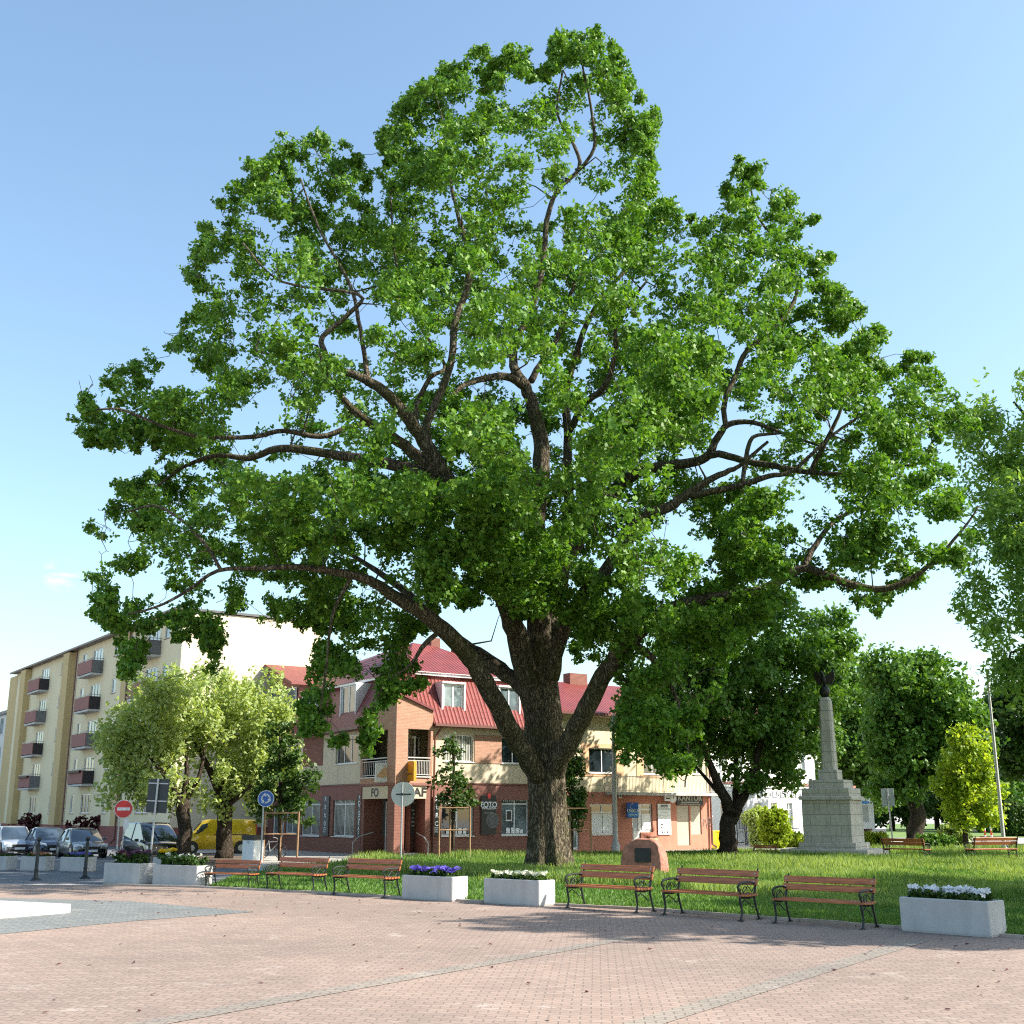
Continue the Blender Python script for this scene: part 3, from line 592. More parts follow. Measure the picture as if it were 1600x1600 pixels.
def front_of_limbs(P3, pad):
    a, b = pix(P3); hit = np.zeros(len(P3), bool)
    for x, y, Yl, w in zip(lpx, lpy, LP[:,1], lw): hit |= (np.abs(a-x) < pad+w) & (np.abs(b-y) < pad+w) & (P3[:,1] < Yl + .4) & (((a*.013).astype(int)*7 + (b*.011).astype(int)*3) % 5 > 0)
    return hit
def cullp(P3):
    a, b = pix(P3); p = np.full(len(a), .85)
    p[(a > 690) & (a < 1060) & (b > 730) & (b < 985)] = .25; p[(a > 600) & (a < 832) & (b > 742) & (b < 985)] = 0; p[(a > 965) & (a < 1235) & (b > 850)] = .05; p[(a < 555) & (b > 830)] = .3; p[(a > 740) & (a < 960) & (b < 560)] = .55
    return p
keep &= ~(front_of_limbs(cc, 16) & (rng.random(len(cc)) < cullp(cc)))
cc, ce = cc[keep], ce[keep]
cr = np.clip(.34 + ce/170, .34, .70)*rng.uniform(.55, 1.35, len(cc))
grow(lmb, nodes, cc - np.array(O0), .10, .012)
lmb.build('branch', M['oakbark'], oak, smooth='all')['label'] = 'dark gnarled limbs spreading from the oak trunk'
def keepoak(s):
    a, b = pix(s); j = rng.normal(0, 3.5, len(a)); k = in_oak(a+j, b+rng.normal(0, 3.5, len(a)))
    g = vnoise(s[:,0]+70, s[:,2]+.35*s[:,1]+70, .95, 77) + .5*vnoise(s[:,0]+s[:,1]*.5+70, s[:,2]+70, .5, 78)
    k &= g > .49 + .14*((a < 520) | (b > 800)) - .2*((a > 590) & (a < 1000) & (b > 742) & (b < 985))
    k &= ~(front_of_limbs(s, 5) & (rng.random(len(s)) < cullp(s)))
    for (sx, sy), rad in SHOW: k &= ~((np.hypot(a-sx, b-sy) < rad*.8) & (s[:,1] < OAK_Y + 1) & (rng.random(len(a)) < .8))
    return k
V, F, var = clump_leaves(cc, cr, 145, .125, .23, keepoak, 1.55, .3, 6, squash=.6, lobed=True)
print('oak leaves', len(F))
npmesh('crown', V - np.array(O0), F, M['oakleaf'], oak, var)

# ---- other trees ----------------------------------------------------
def make_tree(name, label, base, trunk, blobs, leafmat, clumps, per, size, cr=(.6,1.0), barkm='bark', group=None, spray=.35, elong=1.4, rmax=.08, squash=.8, cat='tree', flat=.45, twig_sides=4, hang=0):
    """trunk: list of limbs [(x,y,z,r)...] relative to the base; blobs: [(x,y,z,rx,ry,rz)] relative"""
    t = thing(name, label, cat, base, 0, group); mb = MB(); nd = []
    for L in trunk: nd += limb(mb, L, 10, .12)
    vol = np.array([b[3]*b[4]*b[5] for b in blobs])**.7; vol /= vol.sum(); pts = []
    for b, w in zip(blobs, vol):
        k = max(3, int(clumps*w)); d = rng.normal(0,1,(k,3)); d /= np.linalg.norm(d, axis=1, keepdims=True); d *= rng.uniform(.12,1,(k,1))**.45
        pts.append(np.array(b[:3]) + d*np.array(b[3:6]))
    pts = np.vstack(pts); grow(mb, nd, pts, rmax, .008, twig_sides); mb.build('trunk', M[barkm], t, smooth='all')
    c = rng.uniform(*cr, len(pts)); V, F, var = clump_leaves(pts, c, per, size, spray, None, elong, flat, 7, squash)
    if hang:
        pass
    npmesh('crown', V, F, M[leafmat], t, var); return t
def blobs_px(base, Y, lst):          # (px, py, rx_px, rz_px, dy, ry_m) -> relative ellipsoids
    s = Y/FPX/.97; out = []
    for px, py, rx, rz, dy, ry in lst:
        p = AT(px, py, Y+dy) - base; out.append((p.x, p.y, p.z, rx*s, ry, rz*s))
    return out
def trunk_px(base, Y, lst): 
    out = []
    for L in lst: out.append([(*(AT(px, py, Y+dy) - base), w/2/FPX*Y) for px, py, dy, w in L])
    return out
def ptree(name, label, bx, by, limbs, blobs, *a, **k):
    b = G(bx, by); limbs = [[(bx, by+3, 0, L[0][3]*1.25)] + list(L) if i == 0 else L for i, L in enumerate(limbs)]
    return make_tree(name, label, b, trunk_px(b, b.y, limbs), blobs_px(b, b.y, blobs), *a, **k)
ptree('lime_tree', 'pale green lime tree with thick dark trunk, left of the two beside the yellow van', 286, 1345,
  [[(286,1335,0,24),(288,1290,0,20),(284,1255,0,22)],[(284,1258,0,16),(268,1225,-.5,9),(240,1190,-1,5),(215,1160,-1,3)],[(286,1258,0,14),(292,1215,.4,8),(290,1160,.5,4),(285,1110,.5,3)],[(284,1258,0,12),(310,1215,.5,7),(320,1170,.6,3)],[(284,1258,0,12),(262,1230,1.5,7),(235,1230,2,4)]],
  [(215,1150,52,70,0,2.4),(260,1105,60,55,0,2.6),(190,1215,34,50,0,1.5),(295,1120,50,70,.5,2.4),(240,1200,50,50,-.5,2),(285,1240,32,22,0,1),(180,1165,22,40,0,1.2)],
  'limeleaf', 170, 95, .13, (.4,.75), elong=1.9, squash=1.2)
ptree('lime_tree', 'pale green lime tree forking low, right of the two, in front of the shop building', 352, 1341,
  [[(350,1330,0,26),(352,1290,0,22),(350,1255,0,24)],[(348,1258,0,16),(335,1220,-.5,11),(318,1185,-1,8),(300,1150,-1,4)],[(352,1258,0,14),(350,1210,.4,8),(342,1150,.5,5),(345,1090,.5,3)],[(354,1256,0,12),(372,1225,.5,8),(395,1180,.6,4)],[(350,1260,0,10),(380,1240,-1,6),(400,1220,-1,3)]],
  [(345,1095,62,52,0,2.8),(400,1110,55,60,0,2.5),(430,1165,38,60,0,1.6),(370,1170,50,60,0,2.5),(320,1150,40,50,0,2),(405,1225,36,30,0,1.6),(355,1245,30,20,0,1)],
  'limeleaf', 190, 95, .13, (.4,.75), elong=1.9, squash=1.2)
stake_lbl = {}
def staked(bx, by, blobs, label, leaf, ncl, per, h_top):
    t = ptree('young_tree', label, bx, by, [[(bx,by-5,0,6),(bx+1,(by+h_top)/2,0,5),(bx,h_top,0,3)]], blobs, leaf, ncl, per, .15, (.3,.5), rmax=.03, spray=.25, group='young trees tied to wooden stakes')
    return t
def stakes(bx, by, hpx, w, label):
    b = G(bx, by); h = (AT(bx, by-hpx, b.y)).z; t = thing('tree_stake_frame', label, 'tree stakes', b, .2, 'stake frames round the young trees')
    r = w/2
    for sx, sy in ((-r,-r),(r,-r),(0,r)): MB().cyl(sx, sy, 0, h, .045, 8).build('stake', M['stake'], t)
    for (a, c) in (((-r,-r),(r,-r)),((r,-r),(0,r)),((0,r),(-r,-r))):
        MB().tube([(a[0],a[1],h-.07),(c[0],c[1],h-.07)], .03, 6).build('rail', M['stake'], t); MB().tube([(a[0],a[1],h*.55),(c[0],c[1],h*.55)], .025, 6).build('rail', M['stake'], t)
staked(437,1345,[(445,1215,34,70,0,1.1),(420,1240,24,40,0,.8),(470,1235,26,50,0,.9),(440,1160,20,40,0,.7)],'dark young tree tied to stakes behind the benches, left of the shop corner','darkleaf',70,60,1150)
stakes(437,1346,78,1.5,'three wooden stakes with rails round the dark young tree at left')
staked(708,1341,[(706,1225,30,36,0,.9),(700,1190,20,36,0,.6),(725,1240,18,22,0,.6),(685,1240,16,24,0,.5)],'sparse young tree tied to stakes in front of the photo shop windows','darkleaf',34,42,1150)
stakes(706,1342,82,1.5,'three wooden stakes with rails round the sparse young tree by the photo shop')
staked(893,1340,[(896,1230,15,55,0,.6),(890,1190,13,36,0,.5),(904,1265,12,24,0,.5)],'slim young tree tied to stakes just right of the oak trunk','darkleaf',45,60,1160)
stakes(897,1341,80,1.4,'pale wooden stakes round the slim young tree beside the oak trunk')
ptree('maple_tree', 'dense dark green maple tree with forked black trunk between the shops and the monument', 1138, 1336,
  [[(1138,1325,0,28),(1138,1290,0,24),(1146,1262,0,28)],[(1140,1268,0,20),(1122,1225,-.5,14),(1105,1185,-1,10),(1085,1140,-1.5,7),(1060,1090,-2,4)],[(1148,1268,0,14),(1150,1225,.6,9),(1150,1160,1,7),(1150,1080,1,4)],[(1150,1266,0,18),(1172,1220,0,12),(1185,1175,0,9),(1200,1120,0,6),(1230,1060,0,4)],[(1146,1262,0,10),(1120,1235,2,7),(1080,1190,3,4)]],
  [(1150,1000,110,100,0,5),(1060,1070,80,80,-1,4),(1240,1060,80,90,3,4),(1010,1130,45,60,-1,2.5),(1120,1130,80,50,0,4),(1200,1150,70,60,1,3),(1270,1130,45,70,3,2.5),(1300,1000,45,60,4,3),(1060,1172,38,30,-1,2),(1160,1215,34,20,0,1.2),(1240,1200,30,30,0,1.5)],
  'mapleleaf', 520, 130, .19, (.55,1.0), rmax=.12)
ptree('maple_tree', 'bright leafy maple tree behind the eagle column', 1352, 1312,
  [[(1352,1300,0,22),(1350,1250,0,18),(1346,1180,0,10),(1340,1110,0,5)],[(1350,1240,0,10),(1325,1200,0,6),(1310,1160,0,3)],[(1350,1250,0,10),(1375,1215,0,5)]],
  [(1330,1110,48,60,0,4),(1320,1180,42,60,0,4),(1350,1170,40,60,0,4),(1345,1240,42,30,0,3),(1300,1060,30,50,0,3)],
  'mapleleaf', 220, 120, .28, (.9,1.4), spray=.55)
ptree('park_tree', 'broad park tree with thick black trunk right of the grey-backed road sign', 1430, 1322,
  [[(1430,1310,0,26),(1432,1260,0,22),(1425,1228,0,24)],[(1422,1232,0,14),(1395,1195,0,10),(1375,1165,0,5)],[(1430,1230,0,14),(1440,1180,0,9),(1440,1120,0,5)],[(1430,1230,0,12),(1465,1180,.5,7),(1500,1140,1,4)],[(1428,1232,0,10),(1405,1170,-1,7),(1410,1090,-1,4)]],
  [(1430,1090,75,58,0,4.5),(1390,1140,45,50,0,3),(1480,1130,52,60,0,3.5),(1420,1180,60,40,0,3.5),(1500,1180,40,40,0,2.5),(1375,1050,26,30,0,1.8),(1450,1050,28,30,0,1.8),(1400,1230,35,25,0,2)],
  'mapleleaf', 280, 120, .25, (.7,1.2), rmax=.12, spray=.5)
ptree('small_tree', 'small yellow-green tree with thin trunk in the long grass at right', 1509, 1328,
  [[(1509,1320,0,9),(1508,1290,0,7),(1512,1240,0,5),(1510,1180,0,3)],[(1512,1260,0,4),(1495,1235,0,3),(1480,1220,0,2)],[(1512,1250,0,4),(1530,1225,0,3),(1545,1210,0,2)]],
  [(1510,1190,34,36,0,1.4),(1490,1225,32,30,0,1.2),(1530,1235,36,36,0,1.4),(1508,1160,20,26,0,.9),(1500,1270,36,20,0,1.2),(1550,1270,20,18,0,1)],
  'yelleaf', 120, 75, .19, (.4,.75))
make_tree('weeping_tree', 'tall feathery light green tree reaching in at the right edge', Vector((33.0,60,0)),
  [[(0.0, 0.0, -0.29, 0.6), (0.0, 0.0, 4.29, 0.48), (-0.43, 0.14, 10.02, 0.37), (-0.29, 0.0, 18.6, 0.23), (0.0, 0.0, 27.19, 0.08)], [(-0.43, 0.14, 10.02, 0.29), (-3.58, 0.0, 14.31, 0.17), (-6.87, -0.29, 17.17, 0.07)], [(-0.29, 0.0, 15.74, 0.22), (-3.15, 0.43, 20.03, 0.13), (-6.01, 0.29, 23.61, 0.06)], [(-0.29, 0.14, 8.59, 0.23), (-4.29, 0.29, 10.73, 0.13), (-7.73, 0.0, 10.02, 0.05)], [(0.0, 0.0, 12.88, 0.23), (3.58, 0.0, 17.17, 0.12)]],
  [(-6.58, 0.0, 21.46, 2.86, 3.15, 2.15), (-4.87, 0.0, 17.46, 4.29, 4.29, 3.15), (-6.3, 0.0, 13.73, 3.72, 3.72, 2.28), (-7.15, 0.0, 10.59, 2.72, 3.15, 2.15), (-8.01, 0.0, 22.61, 1.72, 1.43, 0.72), (-4.87, 0.0, 8.45, 2.28, 3.44, 1.57), (0.0, 0.0, 20.03, 5.15, 5.15, 5.72), (1.43, 0.0, 12.88, 5.44, 5.44, 4.29), (-2.15, 0.0, 25.04, 3.44, 3.44, 2.28), (-6.87, 0.0, 15.74, 2.15, 2.15, 1.43)],
  'willowleaf', 420, 150, .14, (.6,1.05), spray=.5, elong=2.6, squash=1.15, flat=.1)
make_tree('park_tree', 'dark green tree at the right edge below the feathery foliage', Vector((40.0,87,0)),
  [[(0,0,-.2,.4),(0,0,3,.3),(0,0,7,.2),(0,0,10,.08)]], [(-2.2,0,9.2,3.4,3,2.6),(-1.5,0,6.3,3.2,3,1.8),(2,0,8,3,3,3),(-3.5,0,6.6,1.5,1.6,1.0)],
  'darkleaf', 200, 150, .26, (.8,1.2), spray=.5)
# trees standing right of the picture, whose shade falls across the benches
for i, (x, y, h, r, n) in enumerate([(20.0,22.6,15.0,2.9,110),(24.5,27.6,13.5,4.5,210),(31.0,32.0,15.0,4.8,220),(15.6,21.3,8.2,1.9,50)]):
    make_tree('street_tree', ['leafy tree just outside the picture nearest the white flower planter','leafy tree right of the picture behind the nearest one','leafy tree farthest right of the picture','smallest leafy tree standing right of the picture'][i], Vector((x,y,0)),
      [[(0,0,-.2,.28),(.1,0,3,.22),(0,.1,h*.7,.15),(0,0,h,.06)]], [(0,0,h*.85,r,r,h*.24),(-r*.6,.4,h*.7,r*.7,r*.6,h*.15),(r*.5,-.5,h*.68,r*.7,r*.7,h*.17)], 'mapleleaf', n, 110, .24, (.6,1.1), group='trees right of the picture shading the benches')
# background trees along the far side of the park
bgt = [(1395,1298,10,4.5,'darkleaf'),(1465,1296,12,5,'darkleaf'),(1535,1296,9,5.0,'darkleaf'),(1600,1297,13,5,'darkleaf'),(1335,1298,11,5,'darkleaf'),(1660,1300,13,5.5,'darkleaf'),(1570,1301,7,3,'mapleleaf')]
lb = ['dark far tree behind the grey-backed road sign','dark far tree behind the small yellow-green tree','dark far tree left of the far beige block','dark far tree at the right edge of the park','dark far tree just right of the monument','dark far tree outside the right edge','light green far tree under the beige block']
for (px, py, h, r, lf), s in zip(bgt, lb):
    b = G(px, py); make_tree('far_tree', s, b, [[(0,0,-.3,.4),(0,0,3,.3),(0,0,h*.9,.1)]], [(0,0,h*.62,r,r,h*.36),(-r*.6,0,h*.36,r*.7,r*.7,h*.28),(r*.6,0,h*.38,r*.7,r*.7,h*.28)], lf, 120, 130, .42, (1.1,1.7), spray=.7, group='dark trees along the far side of the park')
def shrub(name, label, base, blobs, leaf, n, per, size, cr, group=None, cat='shrub'):
    t = thing(name, label, cat, base, 0, group); nd = []; mb = MB()
    for b in blobs: nd += limb(mb, [(b[0]*.3,b[1]*.3,-.05,.05),(b[0],b[1],b[2],.02)], 5)
    mb.build('stem', M['bark'], t)
    pts = []
    for b in blobs:
        d = rng.normal(0,1,(n,3)); d /= np.linalg.norm(d, axis=1, keepdims=True); d *= rng.uniform(.3,1,(n,1))**.35; pts.append(np.array(b[:3]) + d*np.array(b[3:6]))
    pts = np.vstack(pts); pts[:,2] = np.maximum(pts[:,2], .08); V, F, var = clump_leaves(pts, rng.uniform(*cr, len(pts)), per, size, .15, None, 1.3, .3, 6)
    npmesh('foliage', V, F, M[leaf], t, var); return t
b = G(1212,1325.5)
shrub('golden_shrub', 'round clipped golden yellow shrub in front of the white house', b, [(0,0,1.3,.9,.8,1.2)], 'goldleaf', 150, 70, .14, (.2,.36))
shrub('pale_shrub', 'pale blossoming shrub behind the brick gate pillar', G(1184,1324), [(0,0,1.9,.8,.7,.6),(.2,0,.9,.6,.6,.9)], 'limeleaf', 60, 60, .14, (.2,.36))
for px, w, s in ((1228,.55,'low clipped golden hedge ball left of two, beside the monument foot'),(1247,.6,'low clipped golden hedge ball touching the monument foot on its left')):
    shrub('hedge_ball', s, G(px,1324), [(0,0,.42,w,.5,.42)], 'goldleaf', 60, 50, .11, (.14,.24), 'clipped golden hedge balls')
for px, w, s in ((1357,.55,'low clipped golden hedge ball just right of the monument'),(1374,.75,'widest clipped golden hedge ball right of the monument')):
    shrub('hedge_ball', s, G(px,1321), [(0,0,.42,w,.5,.42)], 'goldleaf', 60, 50, .11, (.14,.24), 'clipped golden hedge balls')
shrub('garden_shrub', 'low arching light green shrub left of the small yellow-green tree', G(1487,1321), [(0,0,.7,.9,.8,.65),(.6,0,.5,.6,.6,.5)], 'limeleaf', 50, 50, .16, (.25,.4))
shrub('garden_shrub', 'low dark green bush in the long grass by the far benches', G(1463,1326), [(0,0,.4,1.1,.7,.45)], 'mapleleaf', 60, 50, .14, (.2,.34))
for px, h, s in ((1584,3.4,'tall clipped dark conifer left of two at the right edge'),(1600,3.0,'shorter clipped dark conifer at the right edge')):
    shrub('conifer', s, G(px,1307), [(0,0,h*.35,1.0,1.0,h*.35),(0,0,h*.7,.7,.7,h*.3)], 'darkleaf', 110, 60, .15, (.2,.34), 'clipped conifers', 'conifer')

# ================================================================ BUILDINGS
class Face:
    """a vertical facade: ground origin O, heading along the wall; local x along, y inward, z up"""
    def __init__(s, O, ang): s.O, s.a = Vector(O), ang; s.d = Vector((math.cos(ang), math.sin(ang), 0)); s.n = Vector((-s.d.y, s.d.x, 0)); s.C = Matrix.Translation(s.O) @ Matrix.Rotation(ang, 4, 'Z')
    def uz(s, px, py, off=0.0):
        r = ray(px, py); o = Vector((0,0,CH)); q = s.O + s.n*off; t = (q - o).dot(s.n)/r.dot(s.n); p = o + r*t; return (p - s.O).dot(s.d), p.z
    def rect(s, x0, y0, x1, y1, off=0.0):
        a, z1 = s.uz(x0, (y0+y1)/2, off)[0], s.uz((x0+x1)/2, y0, off)[1]; b, z0 = s.uz(x1, (y0+y1)/2, off)[0], s.uz((x0+x1)/2, y1, off)[1]
        return a, b, z0, z1
def wall(mb, u0, u1, z0, z1, ops=(), y=0.0, depth=.18, back=None):
    ops = [(max(a,u0), min(b,u1), max(c,z0), min(d,z1)) for a, b, c, d in ops if b > u0 and a < u1 and d > z0 and c < z1]
    us = sorted({u0, u1, *[o[0] for o in ops], *[o[1] for o in ops]}); zz = sorted({z0, z1, *[o[2] for o in ops], *[o[3] for o in ops]})
    for i in range(len(us)-1):
        for j in range(len(zz)-1):
            a, b, c, d = us[i], us[i+1], zz[j], zz[j+1]; mu, mz = (a+b)/2, (c+d)/2
            if any(o[0] < mu < o[1] and o[2] < mz < o[3] for o in ops): continue
            mb.quad((a,y,c),(b,y,c),(b,y,d),(a,y,d))
    for a, b, c, d in ops:
        e = y + depth
        mb.quad((a,y,c),(b,y,c),(b,e,c),(a,e,c)); mb.quad((a,y,d),(a,e,d),(b,e,d),(b,y,d))
        mb.quad((a,y,c),(a,e,c),(a,e,d),(a,y,d)); mb.quad((b,y,c),(b,y,d),(b,e,d),(b,e,c))
def window(root, T, o, nx=2, transom=None, y=.10, glass='glass', frame='whiteframe', sill=True, fw=.06, label=None, name='window'):
    a, b, c, d = o; mb = MB(); yb = y + .06
    mb.box(a,a+fw,y,yb,c,d); mb.box(b-fw,b,y,yb,c,d); mb.box(a+fw,b-fw,y,yb,c,c+fw); mb.box(a+fw,b-fw,y,yb,d-fw,d)
    W_ = b - a - 2*fw
    for i in range(1, nx): x = a + fw + W_*i/nx; mb.box(x-fw/2, x+fw/2, y+.004, yb-.004, c+fw, d-fw)
    if transom:
        z = c + (d-c)*transom; xs = [a+fw] + [a+fw+W_*i/nx for i in range(1,nx)] + [b-fw]
        for i in range(nx): mb.box(xs[i]+(fw/2 if i else 0), xs[i+1]-(fw/2 if i < nx-1 else 0), y+.004, yb-.004, z-fw/2, z+fw/2)
    w = mb.build(name, M[frame], root, T)
    if label: w['label'] = label
    I = Matrix.Identity(4)
    MB().quad((a+.01,y+.03,c+.01),(b-.01,y+.03,c+.01),(b-.01,y+.03,d-.01),(a+.01,y+.03,d-.01)).build('pane', M[glass], w, I)
    if sill: MB().box(a-.05,b+.05,-.06,y-.004,c-.045,c-.004).build('sill', M['gutter' if sill == 2 else 'whiteframe'], w, I)
    return w
def text(s, size, mat, parent, T, extrude=.006, name='lettering', wide=1.0, bold=0.0):
    if s.startswith('#'):
        w = float(s[1:])/2; return MB().box(-w, w, -size*.28, size*.28, -extrude, extrude).build(name, M[mat], parent, T)
    cu = bpy.data.curves.new('t', 'FONT'); cu.body = s; cu.size = size; cu.align_x = 'CENTER'; cu.align_y = 'CENTER'; cu.extrude = extrude; cu.offset = bold*size
    ob = bpy.data.objects.new('t', cu); col.objects.link(ob); dg = bpy.context.evaluated_depsgraph_get(); dg.update()
    me = bpy.data.meshes.new_from_object(ob.evaluated_get(dg)); bpy.data.objects.remove(ob); me.name = name
    me.transform(Matrix.Diagonal((wide,1,1,1))); me.materials.clear(); return link(name, me, M[mat], parent, T, fix=False)
TX = Matrix.Rotation(math.pi/2, 4, 'X')     # text standing on the facade, facing the street
def tpos(u, z, y=-.02): return Matrix.Translation((u, y, z)) @ TX
def sign_on(face, name, label, rect, mat, texts=(), cat='sign', y=-.05, th=.05, group=None):
    """flat sign fixed to a facade; its own thing. texts: (string, du, dz, size, mat, wide)"""
    a, b, c, d = rect; base = face.C @ Vector(((a+b)/2, y, c)); t = thing(name, label, cat, base, face.a, group)
    w, h = (b-a)/2, d-c; MB().box(-w, w, -th/2, th/2, 0, h).build('panel', M[mat], t)
    for tx in texts:
        s, du, dz, sz, m_ = tx[:5]; text(s, sz, m_, t, tpos(du*w, h*dz, -th/2-.008), .004, wide=tx[5] if len(tx) > 5 else 1.0, bold=tx[6] if len(tx) > 6 else 0)
    return t

# ---- A: five-storey block of flats at left ---------------------------
A = thing('apartment_block', 'five-storey cream and mustard block of flats with balconies at left', 'building')
cA = G(262,1328); angL = math.atan2(.819,-.574)       # wall runs away to the left
FA = Face(cA, angL + math.pi)                         # local x points towards the near corner
A.location = cA; A.rotation_euler = (0, 0, FA.a)
FG = Face(cA, FA.a + R(90))                           # gable
LA = -FA.uz(3,1290)[0]; HA = FG.uz(300,948)[1]; HL = FA.uz(273,990)[1]; print('A', LA, HA, HL)
HL = HA - .25
st_h = (HL-1.3)/5
cols = [(18,10,'n'),(52,12,'w'),(79,8,'n'),(113,7,'n'),(134,16,'w'),(163,8,'n'),(187,9,'s'),(222,16,'w'),(243,6,'n')]
ops = []; info = []
for px, wpx, k in cols:
    u0 = FA.uz(px-wpx/2,1250)[0]; u1 = FA.uz(px+wpx/2,1250)[0]
    cw = {'n':.95,'w':2.4,'s':1.0}[k]; uc = (u0+u1)/2
    for f in range(5):
        zb = 1.3 + st_h*f + .85 + (.35 if k == 'n' and f else 0); zt = 1.3 + st_h*(f+1) - .45
        if k == 'w' and f: zb -= .5
        o = (uc-cw/2, uc+cw/2, zb, zt); ops.append(o); info.append((o, k, f, px))
mb = MB(); wall(mb, -LA, 0, 1.3, HL, ops); mb.build('wall', M['cream'], A)
strips = []
for x0, x1 in ((30,47),(96,110),(180,194)):
    a, b = FA.uz(x0,1180)[0], FA.uz(x1,1180)[0]; b = min(b, a+1.7); strips.append((a, b))
for i, (a, b) in enumerate(strips):
    if i < 2: MB().box(a, b, -.55, -.002, 1.3, HL-.1).build('stair_projection', M['mustard'], A)
    else: MB().box(a, b, -.03, -.002, 1.3, HL-.1).build('colour_strip', M['mustard'], A)
for i, (x0, x1) in enumerate(((4,16),)):
    a, b = FA.uz(x0,1180)[0], FA.uz(x1,1180)[0]; MB().box(a, b, -.012, -.002, 1.3, HL-.1).build('colour_strip', M['mustard'], A)
MB().box(-LA, 0, -.08, 0, -.2, 1.3).build('plinth', M['plinth'], A)
I4 = Matrix.Identity(4)
for i, (o, k, f, px) in enumerate(info):
    if any(a-.1 < (o[0]+o[1])/2 < b+.1 for a, b in strips): continue
    window(A, I4, o, 1 if k != 'w' else 3, None, y=.04, glass=('curtain','glass_pale','glass')[i % 3], sill=2 if k != 'w' or f == 0 else False, fw=.07)
    if k == 'w' and f:
        a, b = o[0]-.9, o[1]+.35; z = o[2]-.12
        bl = MB().box(a, b, -.85, -.002, z-.14, z).build('balcony', M['conc'], A)
        dark = (f + (px > 100)) % 2 == 0; sm_ = M['balc_dark' if dark else 'balc_grey']
        MB().box(a, a+.07, -.8, -.004, z+.002, z+.95).build('side_panel', sm_, bl, I4)
        MB().box(b-.07, b, -.8, -.004, z+.05, z+.95).build('side_panel', sm_, bl, I4)
        fm = MB(); fm.box(a, b, -.85, -.803, z+.05, z+.98); fm.build('front_panel', M['balc_red'], bl, I4)
        fm = MB(); fm.box(a, b, -.86, -.81, z+1.06, z+1.11); fm.box(b-.05, b, -.805, -.01, z+1.06, z+1.11)
        for q in range(9): x = a+.1+(b-a-.2)*q/8; fm.box(x-.012, x+.012, -.84, -.82, z+.985, z+1.058)
        fm.build('railing', M['rail'], bl, I4)
        if (i % 5) == 1:
            ff = MB(); ff.box(a+.2, b-.3, -1.02, -.865, z+.82, z+.98); ff.build('flower_box', M['vine'], bl, I4)
# gable, roof, ends
gw = FG.uz(503,970)[0]; print('A gable', gw); gw = gw if 6 < gw < 20 else 12.0
TG = Matrix.Rotation(R(90), 4, 'Z')
mb = MB(); wall(mb, 0, gw, 1.3, HA-.3); mb.build('gable_wall', M['cream_gable'], A, TG)
MB().box(0, gw, -.08, 0, -.2, 1.3).build('plinth', M['plinth'], A, TG @ Matrix.Translation((.08,0,0)))
mb = MB(); mb.prism([(0,0,0),(gw,0,0),(gw,0,HL),(gw/2,0,HA+.5),(0,0,HL)], (0,.02,0)); 
MB().box(-LA-.3, .12, -.5, gw+.5, HL+.002, HL+.15).build('roof', M['greypanel'], A)
MB().box(-LA, -.3, .4, gw-.2, 1, HL-.004).build('core_wall', M['cream'], A)
MB().box(-LA-.3, .2, -.62, -.50, HL-.02, HL+.12).build('gutter', M['gutter'], A)
for px in (24, 107, 190):
    u = FA.uz(px,1200)[0]; MB().tube([(u,-.12,HL),(u,-.12,.5),(u+.12,-.4,.2)], .065, 8).build('downpipe', M['gutter'], A)
# vines on the plinth
for px, r, s in ((60,1.5,'dark red creeper climbing the plinth behind the dark blue car'),(152,1.9,'dark red creeper climbing the plinth right of the grey hatchback')):
    u = FA.uz(px,1300)[0]; p = FA.C @ Vector((u, -.35, 0)); shrub('creeper', s, p, [(0,0,1.0,r,.3,1.1),(.3*r,-.1,.6,r*.9,.3,.7)], 'vine', 70, 50, .14, (.2,.35), 'dark red creepers', 'creeper')
# grey block beyond
B2 = thing('grey_block', 'grey block of flats seen as a sliver at the far left edge', 'building'); cB = FA.C @ Vector((-LA-14, 1.5, 0)); B2.location = cB; B2.rotation_euler = (0,0,FA.a)
hb = HL*.80; ops = [(x, x+1.5, 1.4+2.8*f, 3.0+2.8*f) for x in (2,5,8,11) for f in range(4)]
mb = MB(); wall(mb, 0, 13.5, 0, hb, ops); mb.box(0,13.5,.3,12,0,hb-.004); mb.build('wall', M['signback'], B2)
for o in ops: window(B2, I4, o, 2, glass='glass_pale')
MB().box(-.2,13.6,-.3,12,hb,hb+.3).build('roof', M['greypanel'], B2)

# ---- B: corner building with photo shop ------------------------------
cBn = G(619,1338); angR = math.atan2(.574,.819)
FR = Face(cBn, angR); angBL = math.atan2(.839,-.545); FL = Face(cBn, angBL + math.pi)
B = thing('corner_building', 'corner shop building with orange brick corner bay and red mansard roof', 'building', cBn, FR.a)
TL = Matrix.Rotation(FL.a - FR.a, 4, 'Z')             # left facade frame relative to the right one
uR = FR.uz(838,1320)[0]; uL = FL.uz(374,1320)[0]      # ends of the facades
zB = FR.uz(740,1224)[1]; zE = FR.uz(700,1136)[1]; print('B', uR, uL, zB, zE)
zE = FR.uz(673,1132)[1]
bay = FR.uz(670,1200)[0]; bayL = FL.uz(572,1200)[0]   # bay ends
print('bay', bay, bayL)
